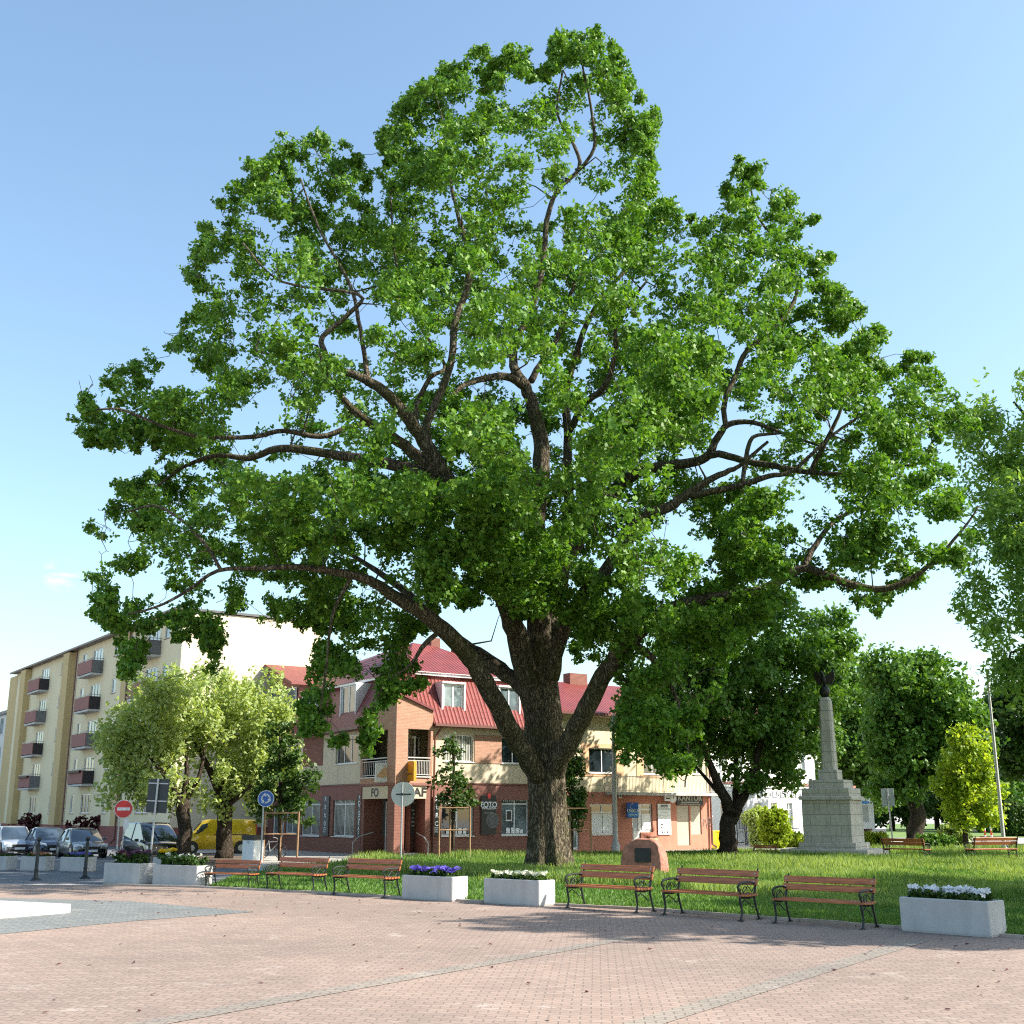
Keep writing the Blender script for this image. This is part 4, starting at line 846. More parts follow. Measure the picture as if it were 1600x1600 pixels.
# right facade
gops = [FR.rect(690,1243,740,1306), FR.rect(784,1244,826,1305)]
fops = [FR.rect(694,1148,740,1190), FR.rect(784,1152,820,1193)]
mb = MB(); wall(mb, bay, uR, 0, zB-.85, gops); mb.build('brick_wall', M['brick_dark'], B)
mb = MB(); wall(mb, bay, uR, zB-.85, zB); mb.build('fascia', M['fascia'], B)
MB().box(bay, uR, -.07, -.002, 0, .75).build('plinth', M['brick_dark'], B)
mb = MB(); wall(mb, bay, uR, zB, zE, fops); mb.build('wall', M['shopcream'], B)
MB().box(bay, uR, -.05, -.002, zB-.05, zB+.02).build('string_course', M['gutter'], B)
r = FR.rect(741,1149,784,1193); MB().box(r[0]+.02, r[1]-.02, -.03, -.002, r[2], r[3]).build('brick_panel', M['brick'], B)
for i, o in enumerate(fops): window(B, I4, o, 3 if i == 0 else 2, glass='curtain' if i == 0 else 'glass')
for i, o in enumerate(gops):
    w = window(B, I4, o, 2, .80, glass='glass_pale' if i else 'glass', fw=.07)
    a, b, c, d = o; zt = c+(d-c)*.9
    MB().box(a+.08,(a+b)/2-.05,.085,.096,c+(d-c)*.84,d-.08).build('lettered_strip', M['black'], w, I4); MB().box((a+b)/2+.05,b-.08,.085,.096,c+(d-c)*.84,d-.08).build('lettered_strip', M['black'], w, I4)
    text('FOTO', .26, 'white', w, tpos(a+(b-a)*.27, zt, .075), bold=.02); text('WALIZKA', .16, 'white', w, tpos(a+(b-a)*.75, zt, .075), bold=.02)
    # pictures standing in the window
    pm = MB(); x = a+.35
    for q in range(5):
        pw, ph = random.uniform(.16,.3), random.uniform(.2,.34); pm.box(x, x+pw, .09, .10, c+.1, c+.1+ph); x += pw + random.uniform(.04,.16)
        if x > b-.4: break
    pm.build('displayed_pictures', M['bill'], w, I4)
    px0 = a+(b-a)*(.18 if i else .28); MB().box(px0, px0+.42, .088, .098, c+.75, c+1.35).build('framed_photograph', M['bill'], w, I4); MB().box(px0+.06, px0+.36, .080, .087, c+.82, c+1.28).build('framed_photograph', M['black'], w, I4)
# left facade
glo = [FL.rect(383,1258,399,1303), FL.rect(426,1260,442,1303), FL.rect(446,1258,464,1303), FL.rect(471,1245,500,1306), FL.rect(520,1244,554,1307)]
flo = [FL.rect(525,1149,559,1193), FL.rect(430,1160,452,1198), FL.rect(392,1165,410,1200)]
mb = MB(); wall(mb, uL, bayL, 0, zB-.85, glo); mb.build('brick_wall', M['brick_dark'], B, TL)
mb = MB(); wall(mb, uL, bayL, zB-.85, zB); mb.build('fascia', M['fascia'], B, TL)
MB().box(uL, bayL, -.07, -.002, 0, .75).build('plinth', M['brick_dark'], B, TL)
mb = MB(); wall(mb, uL, bayL, zB, zE, flo); mb.build('wall', M['shopcream'], B, TL)
MB().box(uL, bayL, -.05, -.002, zB-.05, zB+.02).build('string_course', M['gutter'], B, TL)
r = FL.rect(474,1152,505,1197); MB().box(r[0], r[1], -.03, -.002, r[2], r[3]).build('brick_panel', M['brick_dark'], B, TL)
for i, o in enumerate(flo): window(B, TL, o, 3 if i == 0 else 2, glass='glass')
for i, o in enumerate(glo):
    w = window(B, TL, o, 2, .8 if i > 2 else None, glass=('curtain','glass_pale','glass_pale','curtain','curtain')[i], fw=.07)
    if i > 2:
        a, b, c, d = o; text('FOTO', .22, 'bill', w, tpos(a+(b-a)*.27, c+(d-c)*.9, .075)); text('WALIZKA', .12, 'bill', w, tpos(a+(b-a)*.75, c+(d-c)*.9, .075))
    if i == 0: MB().box(o[0]+.1, o[1]-.1, .07, .08, o[3]-.5, o[3]-.12).build('notice', M['red'], w, I4)
d0 = FL.rect(428,1264,443,1322); window(B, TL @ Matrix.Translation((0,-.12,0)), (d0[0], d0[1], .1, d0[3]), 1, .35, glass='glass_pale', sill=False, fw=.1, name='door', frame='doorwhite')
# corner bay: brick pillar on the corner, openings with railings, gables above
ext = .35*(1-math.cos(FL.a-FR.a))/abs(math.sin(FL.a-FR.a)); RD = .85; zf = zB-.05; zo = FR.uz(650,1140)[1]; zg = FR.uz(645,1108)[1]; zp = FR.uz(625,1082)[1]; print('bay z', zf, zo, zg, zp)
zg = max(zg, zo+.6)
for T, s0, s1, mt, side in ((I4, 0, bay, 'brick', 1), (TL, 0, bayL, 'brick', -1)):
    e = s1; sg = side
    mb = MB()                                  # brick skin around the upper opening
    lo, hi = (-ext, e) if sg > 0 else (e, ext)
    op = (-ext+.72, e-.12, zf+.35, zo) if sg > 0 else (e+.2, ext-.95, zf+.35, zo)
    wall(mb, lo, hi, zf, zo+.25, [op], y=-.35, depth=.3)
    zt = zo+.25
    mb.add([(lo,-.35,zt),(hi,-.35,zt),(hi,-.35,zg if sg > 0 else zp),(lo,-.35,zp if sg > 0 else zg)], [(0,1,2,3)])
    mb.build('bay_wall', M[mt], B, T)
    MB().box(lo, hi, -.36, 1.6, zf-.12, zf-.004).build('bay_floor', M['fascia'], B, T)
    fm = MB(); fm.box(op[0], op[1], -.42, -.30, zf+.30, zf+.345); fm.build('ledge', M['whiteframe'], B, T)
    rm = MB(); rm.box(op[0], op[1], -.36, -.31, zf+1.28, zf+1.34); rm.box(op[0], op[1], -.35, -.32, zf+1.14, zf+1.18); rm.box(op[0], op[1], -.35, -.32, zf+.42, zf+.46)
    nb = 14
    for q in range(nb): x = op[0]+.05+(op[1]-op[0]-.1)*q/(nb-1); rm.box(x-.012, x+.012, -.345, -.325, zf+.46, zf+1.14)
    rm.build('railing', M['rail'], B, T)
    # recessed loggia wall with balcony door
    mb = MB(); di = (op[0]+.3, op[0]+1.7, zf+.1, zo-.3) if sg > 0 else (op[1]-1.5, op[1]-.1, zf+.1, zo-.3)
    wall(mb, 1.0 if sg > 0 else lo, hi if sg > 0 else -1.0, zf, zo+.25, [di], y=1.25, depth=.12); mb.build('loggia_wall', M['loggia'], B, T)
    window(B, T @ Matrix.Translation((0,1.22,0)), di, 2, glass='glass', sill=False, fw=.1, name='balcony_door')
# bay end cheek, ceiling, gable roof planes
for T, e, sg in ((I4, bay, 1), (TL, bayL, -1)):
    MB().box(min(e, e-.002*sg), max(e, e-.002*sg)+.12*0+.02, -.348, .0, zf, zg).build('bay_side', M['brick'], B, T)
P_ = lambda T, x, y, z: T @ Vector((x, y, z))
pk = P_(I4,-ext,-.35,zp) ; back = Vector((1.2, 3.2, zp+.3))
cR = P_(I4,bay+.08,-.45,zg); cL = P_(TL,bayL-.08,-.45,zg)
pkf = Vector(((pk.x)-.25, pk.y-.15, zp+.08))
bc = (P_(I4,bay,2.0,zp) + P_(TL,bayL,2.0,zp))/2
mb = MB()
for a_, b_, c_ in ((pkf, cR, P_(I4,bay+.05,2.2,zp+.15)), (pkf, P_(TL,bayL-.05,2.2,zp+.15), cL)):
    mb.add([a_, b_, c_, a_ - Vector((0,0,.1)), b_ - Vector((0,0,.1)), c_ - Vector((0,0,.1))], [(0,1,2),(5,4,3),(0,3,4,1),(1,4,5,2),(2,5,3,0)])
mb.add([pkf, P_(I4,bay+.05,2.2,zp+.15), P_(TL,bayL-.05,2.2,zp+.15)], [(0,1,2)]); mb.build('bay_roof', M['tile_dark'], B)
for T, e, sg in ((I4, bay, 1), (TL, bayL, -1)):         # red edge trim on the gable line
    mb = MB(); z0_, z1_ = zp, zg; mb.prism([((-ext-.09)*sg,-.45,z0_+.06),(e,-.45,z1_+.06),(e,-.45,z1_-.08),((-ext-.09)*sg,-.45,z0_-.08)], (0,.095,0)); mb.build('verge', M['tile_dark'], B, T)
# ground floor of the bay: pillar, recessed glazing at 45 degrees, fascia with name
bm_ = (Vector((math.cos(FL.a-FR.a), math.sin(FL.a-FR.a), 0)))
pil = MB(); q1 = P_(I4,-ext+.6,-.349,0); q2 = P_(TL,ext-.8,-.349,0); q0 = Vector((-ext,-.349,0)); q3 = Vector((.2,.45,0))
pil.prism([q0, q1, q3, q2], (0,0,zf-.1)); pil.build('pillar', M['brick_dark'], B)
for T, e, sg in ((I4, bay, 1), (TL, bayL, -1)):
    lo, hi = (.75, e-.1) if sg > 0 else (e+.1, -.75)
    mb = MB(); wall(mb, min(.4*sg,e), max(.4*sg,e), 0, zf-.1, [], y=RD+.15); mb.build('brick_wall', M['brick_dark'], B, T)
    MB().box(e-.3 if sg > 0 else e, e if sg > 0 else e+.3, -.2, RD+.15, 0, zf-.125).build('pier', M['brick_dark'], B, T)
dr = FR.rect(985,1245,1040,1330) # (unused guard)
dL_, dR_ = 1.0, 2.35
dd = FR.rect(617,1256,641,1328,RD); dd = (dd[0], dd[1], .15, 2.75); print('dd', dd)
window(B, Matrix.Translation((0,RD-.06,0)), dd, 2, None, glass='glass', sill=False, fw=.11, name='door', frame='doorwhite')
MB().box(.4, bay-.4, .2, RD, 0, .14).build('step', M['conc'], B)
dd2 = FL.rect(601,1250,611,1320,RD); dd2 = (dd2[0], dd2[1], .15, 2.75); print('dd2', dd2)
window(B, TL @ Matrix.Translation((0,RD-.06,0)), dd2, 1, None, glass='glass', sill=False, fw=.09, name='shop_window')
for T, e, sg in ((I4, bay, 1), (TL, bayL, -1)):
    rm = MB(); x = e-.5*sg; rm.tube([(x,.3,1.15),(x-.02,-.5,.95),(x,-.9,.65),(x,-.9,.0)], .035, 6); rm.build('handrail', M['rail'], B, T)
# mansard and upper roof
zk = zE + 2.75; ins = 1.05
RR = [(bay*.55,uR+.3)]
def roofplane(T, a, b, y0, z0, y1, z1, name, mat, sa=0, sb=0, th=.1):
    mb = MB(); mb.prism([(a,y0,z0),(b,y0,z0),(b-sb,y1,z1),(a+sa,y1,z1)], (0,.03,-th)); return mb.build(name, M[mat], B, T)
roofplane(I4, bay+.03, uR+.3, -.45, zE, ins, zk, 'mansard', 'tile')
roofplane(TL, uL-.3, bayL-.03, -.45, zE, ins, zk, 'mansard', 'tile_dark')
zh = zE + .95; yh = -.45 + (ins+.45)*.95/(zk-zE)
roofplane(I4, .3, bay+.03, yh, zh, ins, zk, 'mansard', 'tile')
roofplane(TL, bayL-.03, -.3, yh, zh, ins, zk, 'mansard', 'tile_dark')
for T, a, b in ((I4, bay+.05, uR+.3), (TL, uL-.3, bayL-.05)):
    MB().box(a, b, -.58, -.44, zE-.1, zE+.04).build('gutter', M['gutter'], B, T)
    MB().box(a, b, -.44, -.002, zE-.12, zE-.004).build('soffit', M['gutter'], B, T)
    MB().box(a-1.2, b+.05, ins-.28, ins-.02, zk-.02, zk+.16).build('cornice', M['whiteframe'], B, T)
# corner filler of the mansard between the two planes, and hipped top
cz = P_(I4,.3,yh,zh); cz2 = P_(TL,-.3,yh,zh); ct = P_(I4,.3,ins,zk); ct2 = P_(TL,-.3,ins,zk)
mb = MB(); mb.add([cz, ct, ct2, cz2], [(0,1,2,3)]); mb.build('mansard', M['tile'], B)
zr = zk + 2.3; depthB = 9.5
A1, A2 = P_(I4,.4,ins-.35,zk+.1), P_(I4,uR+.3,ins-.35,zk+.1); A3 = P_(TL,uL-.3,ins-.35,zk+.1); A0 = P_(TL,-.4,ins-.35,zk+.1)
r1 = P_(I4,3.4,4.6,zr); r2 = P_(I4,uR-3.6,5.2,zr); r3 = P_(TL,uL+3,5.0,zr)
b1 = P_(I4,uR+.3,10,zk+.1); b3 = P_(TL,uL-.3,10,zk+.1); bi = P_(I4,7,10.5,zk+.1)
for pts in ((A1,A2,r2,r1),(A3,A0,r1,r3),(A0,A1,r1)):
    me = MB().add(pts, [tuple(range(len(pts)))]); me.build('hip_roof', M['tile'], B)
MB().add([A2,b1,r2], [(0,1,2)]).build('hip_roof', M['tile'], B); MB().add([r1,r2,b1,bi], [(0,1,2,3)]).build('hip_roof', M['tile'], B); MB().add([r1,bi,b3,r3], [(0,1,2,3)]).build('hip_roof', M['tile'], B); MB().add([A3,r3,b3], [(0,1,2)]).build('hip_roof', M['tile'], B)
# end walls
MB().prism([Vector((1.7,1.6,0)), Vector((uR-.1,1.6,0)), Vector((uR-.1,9.6,0)), P_(TL,uL+.1,9.6,0), P_(TL,uL+.1,1.6,0), P_(TL,-1.7,1.6,0)], (0,0,zk-.15)).build('inner_wall', M['loggia'], B)
MB().quad(P_(I4,uR,0,0),P_(I4,uR,10,0),P_(I4,uR,10,zk),P_(I4,uR,0,zk)).build('end_wall', M['shopcream'], B)
MB().quad(P_(TL,uL,0,0),P_(TL,uL,10,0),P_(TL,uL,10,zk),P_(TL,uL,0,zk)).build('end_wall', M['shopcream'], B)
for (u, y, T) in ((3.0,5.3,I4),(7.2,5.6,I4),(-6,5.3,TL)):
    MB().box(u-.35,u+.35,y-.3,y+.3,zr-.6,zr+.55).build('chimney', M['brick_dark'], B, T); 
# dormers
def dormer(T, a, b, z0, z1, side):
    # window upright at the eave line, cheeks running back into the mansard
    y0 = -.10; slope = (ins+.45)/(zk-zE); yb = lambda z: -.45 + slope*(z-zE)
    yw = yb(z0) ; 
    d = MB().box(a-.12, b+.12, yw-.05, yb(z1)+.35, z1, z1+.10).build('dormer', M['whiteframe'], B, T)
    for x in (a-.12, b+.02):
        mb = MB(); mb.prism([(x,yw,z0),(x,yb(z1)+.02,z1),(x,yw,z1)], (.10,0,0)); mb.build('cheek', M['white_boards'], d, I4)
    w = window(d, Matrix.Translation((0,yw-.02,0)), (a, b, z0, z1), 2, glass='glass_pale', sill=False, fw=.08)
    return d
for x0, y0_, x1, y1_ in ((689,1069,720,1110),(777,1075,806,1115)):
    a, b, c, d = FR.rect(x0,y0_,x1,y1_,.3); dormer(I4, a, b, max(c, zE+.4), min(d, zk-.2), 1)
for x0, y0_, x1, y1_ in ((540,1072,562,1118),(478,1085,498,1125)):
    a, b, c, d = FL.rect(x0,y0_,x1,y1_,.3); dormer(TL, a, b, max(c, zE+.4), min(d, zk-.2), -1)
# shed-roofed big dormer on the left part
ga, gz = FL.uz(424,1038); gb, gz2 = FL.uz(472,1070); hwg = gb-ga; gz2 = min(gz2, gz-.9)
dm = MB()
for sg in (-1, 1): dm.prism([(ga,-.75,gz),(ga+sg*(hwg+.1),-.75,gz2),(ga+sg*(hwg+.1),5.5,gz2),(ga,5.5,gz)], (0,0,.12))
dm = dm.build('gable_dormer', M['tile'], B, TL)
MB().prism([(ga-hwg+.2,-.05,zE),(ga+hwg-.2,-.05,zE),(ga+hwg-.2,-.05,gz2+.05),(ga,-.05,gz-.05),(ga-hwg+.2,-.05,gz2+.05)], (0,4,0)).build('dormer_wall', M['fascia'], dm, I4)
window(dm, I4, (ga+.2, ga+hwg-.5, gz2-1.5, gz2-.1), 2, y=-.16, glass='glass_pale', sill=False)
for u in (bay+.15,):
    MB().tube([(u+.35,-.5,zE-.05),(u+.25,-.15,zE-.5),(u+.12,-.12,zE-.8),(u+.12,-.12,.1)], .06, 8).build('downpipe', M['gutter'], B)
MB().tube([(bayL-.2,-.5,zE-.05),(bayL-.15,-.14,zE-.6),(bayL-.15,-.14,.1)], .06, 8).build('downpipe', M['gutter'], B, TL)
# signs of the photo shop
def fasc(face, T, e, sg, word, lab):
    lo, hi = (.45, e-.32) if sg > 0 else (e+.32, -.5)
    t = sign_on(face, 'shop_sign', lab, (lo, hi, zf-.78, zf-.14), 'shopcream', [(word, 0 if sg < 0 else .28, .47, .60, 'black', 1.15, .03)], y=-.30, group='fascia signs over the corner shop door')
    return t
fasc(FL, TL, bayL, -1, 'FO', 'cream fascia sign reading FO on the shaded side of the shop corner')
fasc(FR, I4, bay, 1, 'AF', 'cream fascia sign ending in bold black AF right of the shop corner pillar')
def banner_v(face, rc, word, lab, mat='black', size=.34, lines=0):
    a, b, c, d = rc; t = sign_on(face, 'banner_sign', lab, rc, mat, group='tall dark banners on the photo shop'); h = d-c; n = len(word); top = h*.93; bot = h*(.30 if lines else .07)
    for i, ch in enumerate(word): text(ch, size, 'bill', t, tpos(0, top-(top-bot)*(i/(max(1,n-1))), -.035), .004, bold=.02)
    for q in range(lines): text('#.3', .07, 'bill', t, tpos(0, h*(.2-.05*q), -.035), .004)
rc = lambda f, *p: f.rect(*p)
banner_v(FR, rc(FR,676,1244,687,1306), 'XERO', 'narrow black banner reading XERO on the sunny side of the photo shop', lines=3)
banner_v(FL, rc(FL,505,1244,515,1306), 'XERO', 'narrow grey banner reading XERO on the shaded side of the shop', 'greypanel', lines=3)
banner_v(FL, rc(FL,559,1243,567,1307), 'FOTOGRAF', 'narrow black banner reading FOTOGRAF beside the shop corner')
a, b, c, d = rc(FR,751,1243,774,1304)
t = sign_on(FR, 'banner_sign', 'wide black photo advertisement reading FOTO between the two shop windows', (a,b,c,d), 'black', [('FOTO',0,.76,.40,'bill',1,.03),('WALIZKA',0,.68,.22,'bill',1,.02),('#.6',0,.55,.04,'steel')], group='tall dark banners on the photo shop')
MB().box(-.09,.09,-.05,-.032,(d-c)*.92,(d-c)*1.06).build('red_tab', M['red'], t); lens = MB()
for rr2, yy in ((.42,-.03),(.26,-.045)): lens.tube([(.25,-.02,.75),(.25,yy,.75)], rr2, 20)
lens.build('camera_picture', M['greypanel'], t)
for face, T, rc_, lab in ((FR, I4, (dd[1]+.08,max(dd[1]+.6,FR.uz(657,1290,RD)[0]),.95,3.0), 'grey price board right of the shop door'), (FL, TL, (FL.uz(581,1290,RD)[0],FL.uz(600,1290,RD)[0],.95,3.0), 'grey price board left of the shop corner pillar')):
    base = face.C @ Vector(((rc_[0]+rc_[1])/2, RD+.10, rc_[2])); t = thing('price_board', lab, 'sign', base, face.a); w2 = (rc_[1]-rc_[0])/2
    MB().box(-w2,w2,-.03,.03,0,rc_[3]-rc_[2]).build('panel', M['greypanel'], t); text('FOTO', .22, 'bill', t, tpos(0,1.75,-.04), bold=.02)
    for q, s_ in enumerate(('#.5','#.35','#.4','#.6','#.45')): text(s_, .10, 'bill', t, tpos(0,1.35-.2*q,-.04))
p = FL.C @ Vector((-.75,-.5,zf+.05)); t = thing('box_sign', 'white and orange box sign on the shaded side of the brick corner', 'sign', p, .25)
MB().rbox(-.42,.42,-.12,.12,0,1.0,.03).build('box', M['white'], t); MB().prism([(-.36,-.128,.3),(.1,-.128,.85),(.3,-.128,.35),(-.05,-.128,.2)], (0,-.006,0)).build('emblem', M['orange'], t)
p = FR.C @ Vector((.45,-.62,zf+.10)); t = thing('box_sign', 'orange box sign standing out from the brick corner', 'sign', p, FR.a)
MB().rbox(-.1,.1,-.35,.28,0,1.0,.03).build('box', M['orangebox'], t); MB().box(-.108,-.101,-.25,.2,.32,.38).build('stripe', M['gutter'], t)

# ---- C: terracotta and yellow house with balcony ----------------------
uC1 = FR.uz(1113,1326)[0]; zC = FR.uz(920,1237)[1]; zCe = FR.uz(900,1116)[1]; print('C', uR, uC1, zC, zCe)
C = thing('exchange_building', 'two-storey house with terracotta ground floor, yellow upper floor and long balcony', 'building', cBn, FR.a)
dq = .25
gco = [FR.rect(888,1256,905,1328), FR.rect(922,1256,961,1304), FR.rect(988,1256,1020,1325), FR.rect(1058,1259,1078,1321), FR.rect(1079.5,1259,1096,1304)]
gco = [(a,b,max(c,.12),d) for a,b,c,d in gco]
fco = [FR.rect(920,1169,963,1208), FR.rect(1005,1166,1035,1210), FR.rect(1082,1166,1097,1210)]
mb = MB(); wall(mb, uR+.01, uC1, 0, zC, gco); mb.build('ground_floor_wall', M['pinkwall'], C)
mb = MB(); wall(mb, uR+.01, uC1, zC, zCe, fco); mb.build('upper_wall', M['yellowish'], C)
for o in fco[:2]:
    mb = MB(); wall(mb, o[0]-.55, o[1]+.55, o[2]-.2, o[3]+.25, [o], y=-.025, depth=.02); mb.build('window_surround', M['orange'], C)
for o in fco: window(C, I4, o, 2, glass='glass')
window(C, I4, gco[0], 1, .72, glass='glass_pale', sill=False, fw=.14, name='door', frame='doorwhite')
w = window(C, I4, gco[1], 2, .72, glass='glass', fw=.08); a,b,c,d = gco[1]
MB().box(a+.1,(a+b)/2-.06,.085,.096,c+.1,c+(d-c)*.66).build('blind', M['bill'], w, I4); MB().box((a+b)/2+.06,b-.1,.085,.096,c+.1,c+(d-c)*.66).build('blind', M['bill'], w, I4)
a,b,c,d = gco[2]; dw = window(C, I4, (a, a+(b-a)*.42, c, d), 1, .80, glass='glass_pale', sill=False, fw=.12, name='door', frame='doorwhite')
MB().box(a+.13,a+(b-a)*.42-.13,.07,.09,c+.12,c+(d-c)*.38).build('door_panel', M['doorwhite'], dw, I4); MB().box(a+.05,a+.09,.02,.095,c+1.0,c+1.2).build('handle', M['steel'], dw, I4)
w = window(C, I4, (a+(b-a)*.42+.01, b, c+.9, d), 1, .8, glass='glass_pale', sill=False, fw=.1); MB().box(a+(b-a)*.42+.12, b-.12, .07,.09, c+1.05, c+1.05+(d-c)*.36).build('poster', M['bill'], w, I4)
MB().box(a+(b-a)*.42+.01, b, 0, .14, 0.02, c+.9).build('parapet', M['pinkwall'], C)
a,b,c,d = gco[3]; sh = MB()
for q in range(30): zq = c+(d-c)*q/30; sh.box(a+.02,b-.02,.06,.085+.012*(q%2),zq+.003,zq+(d-c)/30)
sh.build('roller_shutter', M['shutter'], C)
a,b,c,d = gco[4]; sh = MB()
for q in range(20): zq = c+(d-c)*q/20; sh.box(a+.02,b-.02,.06,.085+.012*(q%2),zq+.003,zq+(d-c)/20)
sh.build('roller_shutter', M['shutter'], C)
# balcony
ba, bb = FR.uz(966,1225,-1.2)[0], uC1+.0; zb = zC-.02
bl = MB().box(ba, bb, -1.2, -.002, zb-.16, zb).build('balcony', M['conc'], C)
rm = MB(); zr2 = zb+.92
for y_ in (-1.16,): rm.box(ba, bb, y_-.02, y_+.02, zr2-.04, zr2); rm.box(ba, bb, y_-.015, y_+.015, zb+.06, zb+.09)
nb = int((bb-ba)/.11)
for q in range(nb+1): x = ba+(bb-ba)*q/nb; wd = .03 if q % 16 == 0 else .009; rm.box(x-wd, x+wd, -1.17, -1.15, zb+(.0 if q % 16 == 0 else .09), zr2-.04 + (.12 if q % 16 == 0 else 0))
for q in range(10): y_ = -1.1+q*.12; rm.box(ba-.009, ba+.009, y_-.009, y_+.009, zb+.01, zr2-.04)
rm.box(ba-.02, ba+.02, -1.16, -.03, zr2-.038, zr2-.002)
rm.build('railing', M['rail'], bl, I4)
# roof
mb = MB(); mb.prism([(uR-.1,-.55,zCe),(uC1+.3,-.55,zCe),(uC1-2.5,4.5,zCe+2.3),(uR-.1,4.5,zCe+2.3)], (0,0,.12)); mb.build('roof', M['tile'], C)
mb = MB(); mb.add([(uC1+.3,-.55,zCe+.1),(uC1+.3,9,zCe+.1),(uC1-2.5,4.5,zCe+2.4)], [(0,1,2)]); mb.build('roof', M['tile'], C)
mb = MB(); mb.add([(uR-.1,4.5,zCe+2.4),(uC1-2.5,4.5,zCe+2.4),(uC1+.3,9,zCe),(uR-.1,9,zCe)], [(0,1,2,3)]); mb.build('roof', M['tile'], C)
MB().quad((uC1,0,0),(uC1,9,0),(uC1,9,zCe),(uC1,0,zCe)).build('end_wall', M['whitewall'], C)
MB().box(uR-.1,uC1+.3,-.68,-.54,zCe-.06,zCe+.07).build('gutter', M['gutter'], C); MB().box(uR+.02,uC1+.2,-.54,-.002,zCe-.10,zCe-.004).build('soffit', M['shopcream'], C)
u = FR.uz(903,1080,4.3)[0]; MB().box(u-.7,u+.7,4.2,4.9,zCe+1.6,zCe+3.0).build('chimney', M['brick_dark'], C)
MB().tube([(uC1-.1,-.6,zCe),(uC1-.1,-.12,zCe-.6),(uC1-.1,-.12,.3),(uC1+.05,-.35,.12)], .06, 8).build('downpipe', M['gutter'], C)
# signs on C
a,b,c,d = FR.rect(1056,1242,1097,1258.5); sign_on(FR, 'shop_sign', 'dark panel reading KANTOR above the closed beige shutters', (a,b,c,d), 'black', [('KANTOR',0,.68,.46,'conc',1.05,.03),('#1.5',0,.30,.10,'conc'),('#1.7',0,.12,.07,'conc')])
a,b,c,d = FR.rect(1027,1256,1047,1304); t = sign_on(FR, 'notice_board', 'tall white information board right of the white shop door', (a,b,c,d), 'bill', [('#.55',0,.95,.10,'black'),('#.6',0,.90,.08,'black'),('#.45',0,.72,.05,'steel'),('#.4',0,.50,.05,'steel'),('#.22',-.4,.34,.12,'black'),('#.14',-.5,.24,.10,'black'),('#.08',-.35,.08,.16,'black'),('#.08',0,.08,.16,'black'),('#.08',.4,.08,.16,'black')])
MB().box(-(b-a)/2+.01,(b-a)/2-.01,-.034,-.027,(d-c)*.60,(d-c)*.615).build('joint', M['steel'], t); MB().box(-(b-a)/2+.02,(b-a)/2-.02,-.034,-.027,(d-c)*.80,(d-c)*.86).build('grey_stripe', M['signback'], t)
a,b,c,d = FR.rect(974,1254,990,1278); p = FR.C @ Vector(((a+b)/2,-.35,c)); t = thing('blue_sign', 'blue and white projecting shop sign left of the white door', 'sign', p, FR.a-.35)
MB().rbox(-.36,.36,-.1,.1,0,d-c,.03).build('box', M['blue'], t); MB().box(-.34,.34,-.108,-.101,.06,(d-c)*.42).build('lower_band', M['lightblue'], t)
text('UNICA', .24, 'white', t, tpos(0,(d-c)*.46,-.115), bold=.03); text('#.5', .09, 'white', t, tpos(0,(d-c)*.2,-.115)); 
mb = MB(); mb.tube([(.0+.16*math.cos(w_), -.11, (d-c)*.74+.16*math.sin(w_)) for w_ in [k*.4 for k in range(3,14)]], .015, 5); mb.build('emblem', M['white'], t)
a,b,c,d = FR.rect(1033,1246,1045,1253); p = FR.C @ Vector((a,-.3,c)); t = thing('clock_sign', 'small white projecting sign with round clock face under the balcony', 'sign', p, FR.a)
MB().box(0,.5,-.05,.05,.05,.35).build('panel', M['bill'], t); MB().disc((.66,-.02,.2),(0,1,0),.25,.12).build('clock_face', M['white'], t); MB().box(.65,.67,-.1,-.085,.18,.36).build('clock_hand', M['black'], t); text('#.3', .14, 'black', t, tpos(.24,.2,-.06)); MB().box(.3,.34,.05,.28,.18,.22).build('bracket', M['steel'], t)
a,b,c,d = FR.rect(1010,1308,1026,1326); p = FR.C @ Vector(((a+b)/2,-.12,0)); t = thing('parcel_box', 'small metal box on the terracotta wall behind the boulder', 'box', p, FR.a)
MB().box(-.32,.32,-.1,.1,.35,.75).build('box', M['orange'], t); MB().box(-.36,.36,-.14,.1,.76,.82).build('lid', M['fascia'], t); MB().box(-.3,.3,-.09,.1,0,.34).build('base', M['signdark'], t)
a,b,c,d = FR.rect(966,1241,970,1247); t = sign_on(FR, 'number_plate', 'small white house number plate under the balcony end', (a,b,c,d), 'bill', [('8',0,.5,.2,'black',1)])
# graffiti scrawl
u, z = FR.uz(1105,1286); mb = MB(); pts = [(-.5,.1),(-.3,.3),(-.35,-.2),(-.15,.25),(-.05,-.3),(.1,.35),(.05,0),(.3,.1),(.15,-.1),(.4,-.25),(.2,.3),(.5,.42)]
mb.tube([(u+x, -.012, z+y_) for x, y_ in pts], .02, 4); mb.build('graffiti', M['white'], C)

# ---- D: white house -----------------------------------------------------
D = thing('white_house', 'white two-storey house with stucco band behind the golden shrub', 'building')
fD = Face(G(1118,1321.5), R(46)); D.location = fD.O; D.rotation_euler = (0,0,fD.a)
zc = fD.uz(1200,1226)[1]; u1 = fD.uz(1274,1220)[0]; zd = zc + 4.4; print('D', u1, zc)
go = [(x, x+.85, 1.0, 2.9) for x in np.arange(.8, u1+4.0, 2.15)]; fo = [(x, x+.85, zc+.9, zc+2.9) for x in np.arange(.8, u1+4.0, 2.15)]
u1b = u1 + 0
mb = MB(); wall(mb, -9, u1b+6, -.1, zc, [o for o in go if o[1] < u1b+5.8]); mb.build('ground_floor_wall', M['whitewall'], D)
mb = MB(); wall(mb, -9, u1b, zc, zd, [o for o in fo if o[1] < u1b-.1]); mb.build('upper_wall', M['whitewall'], D)
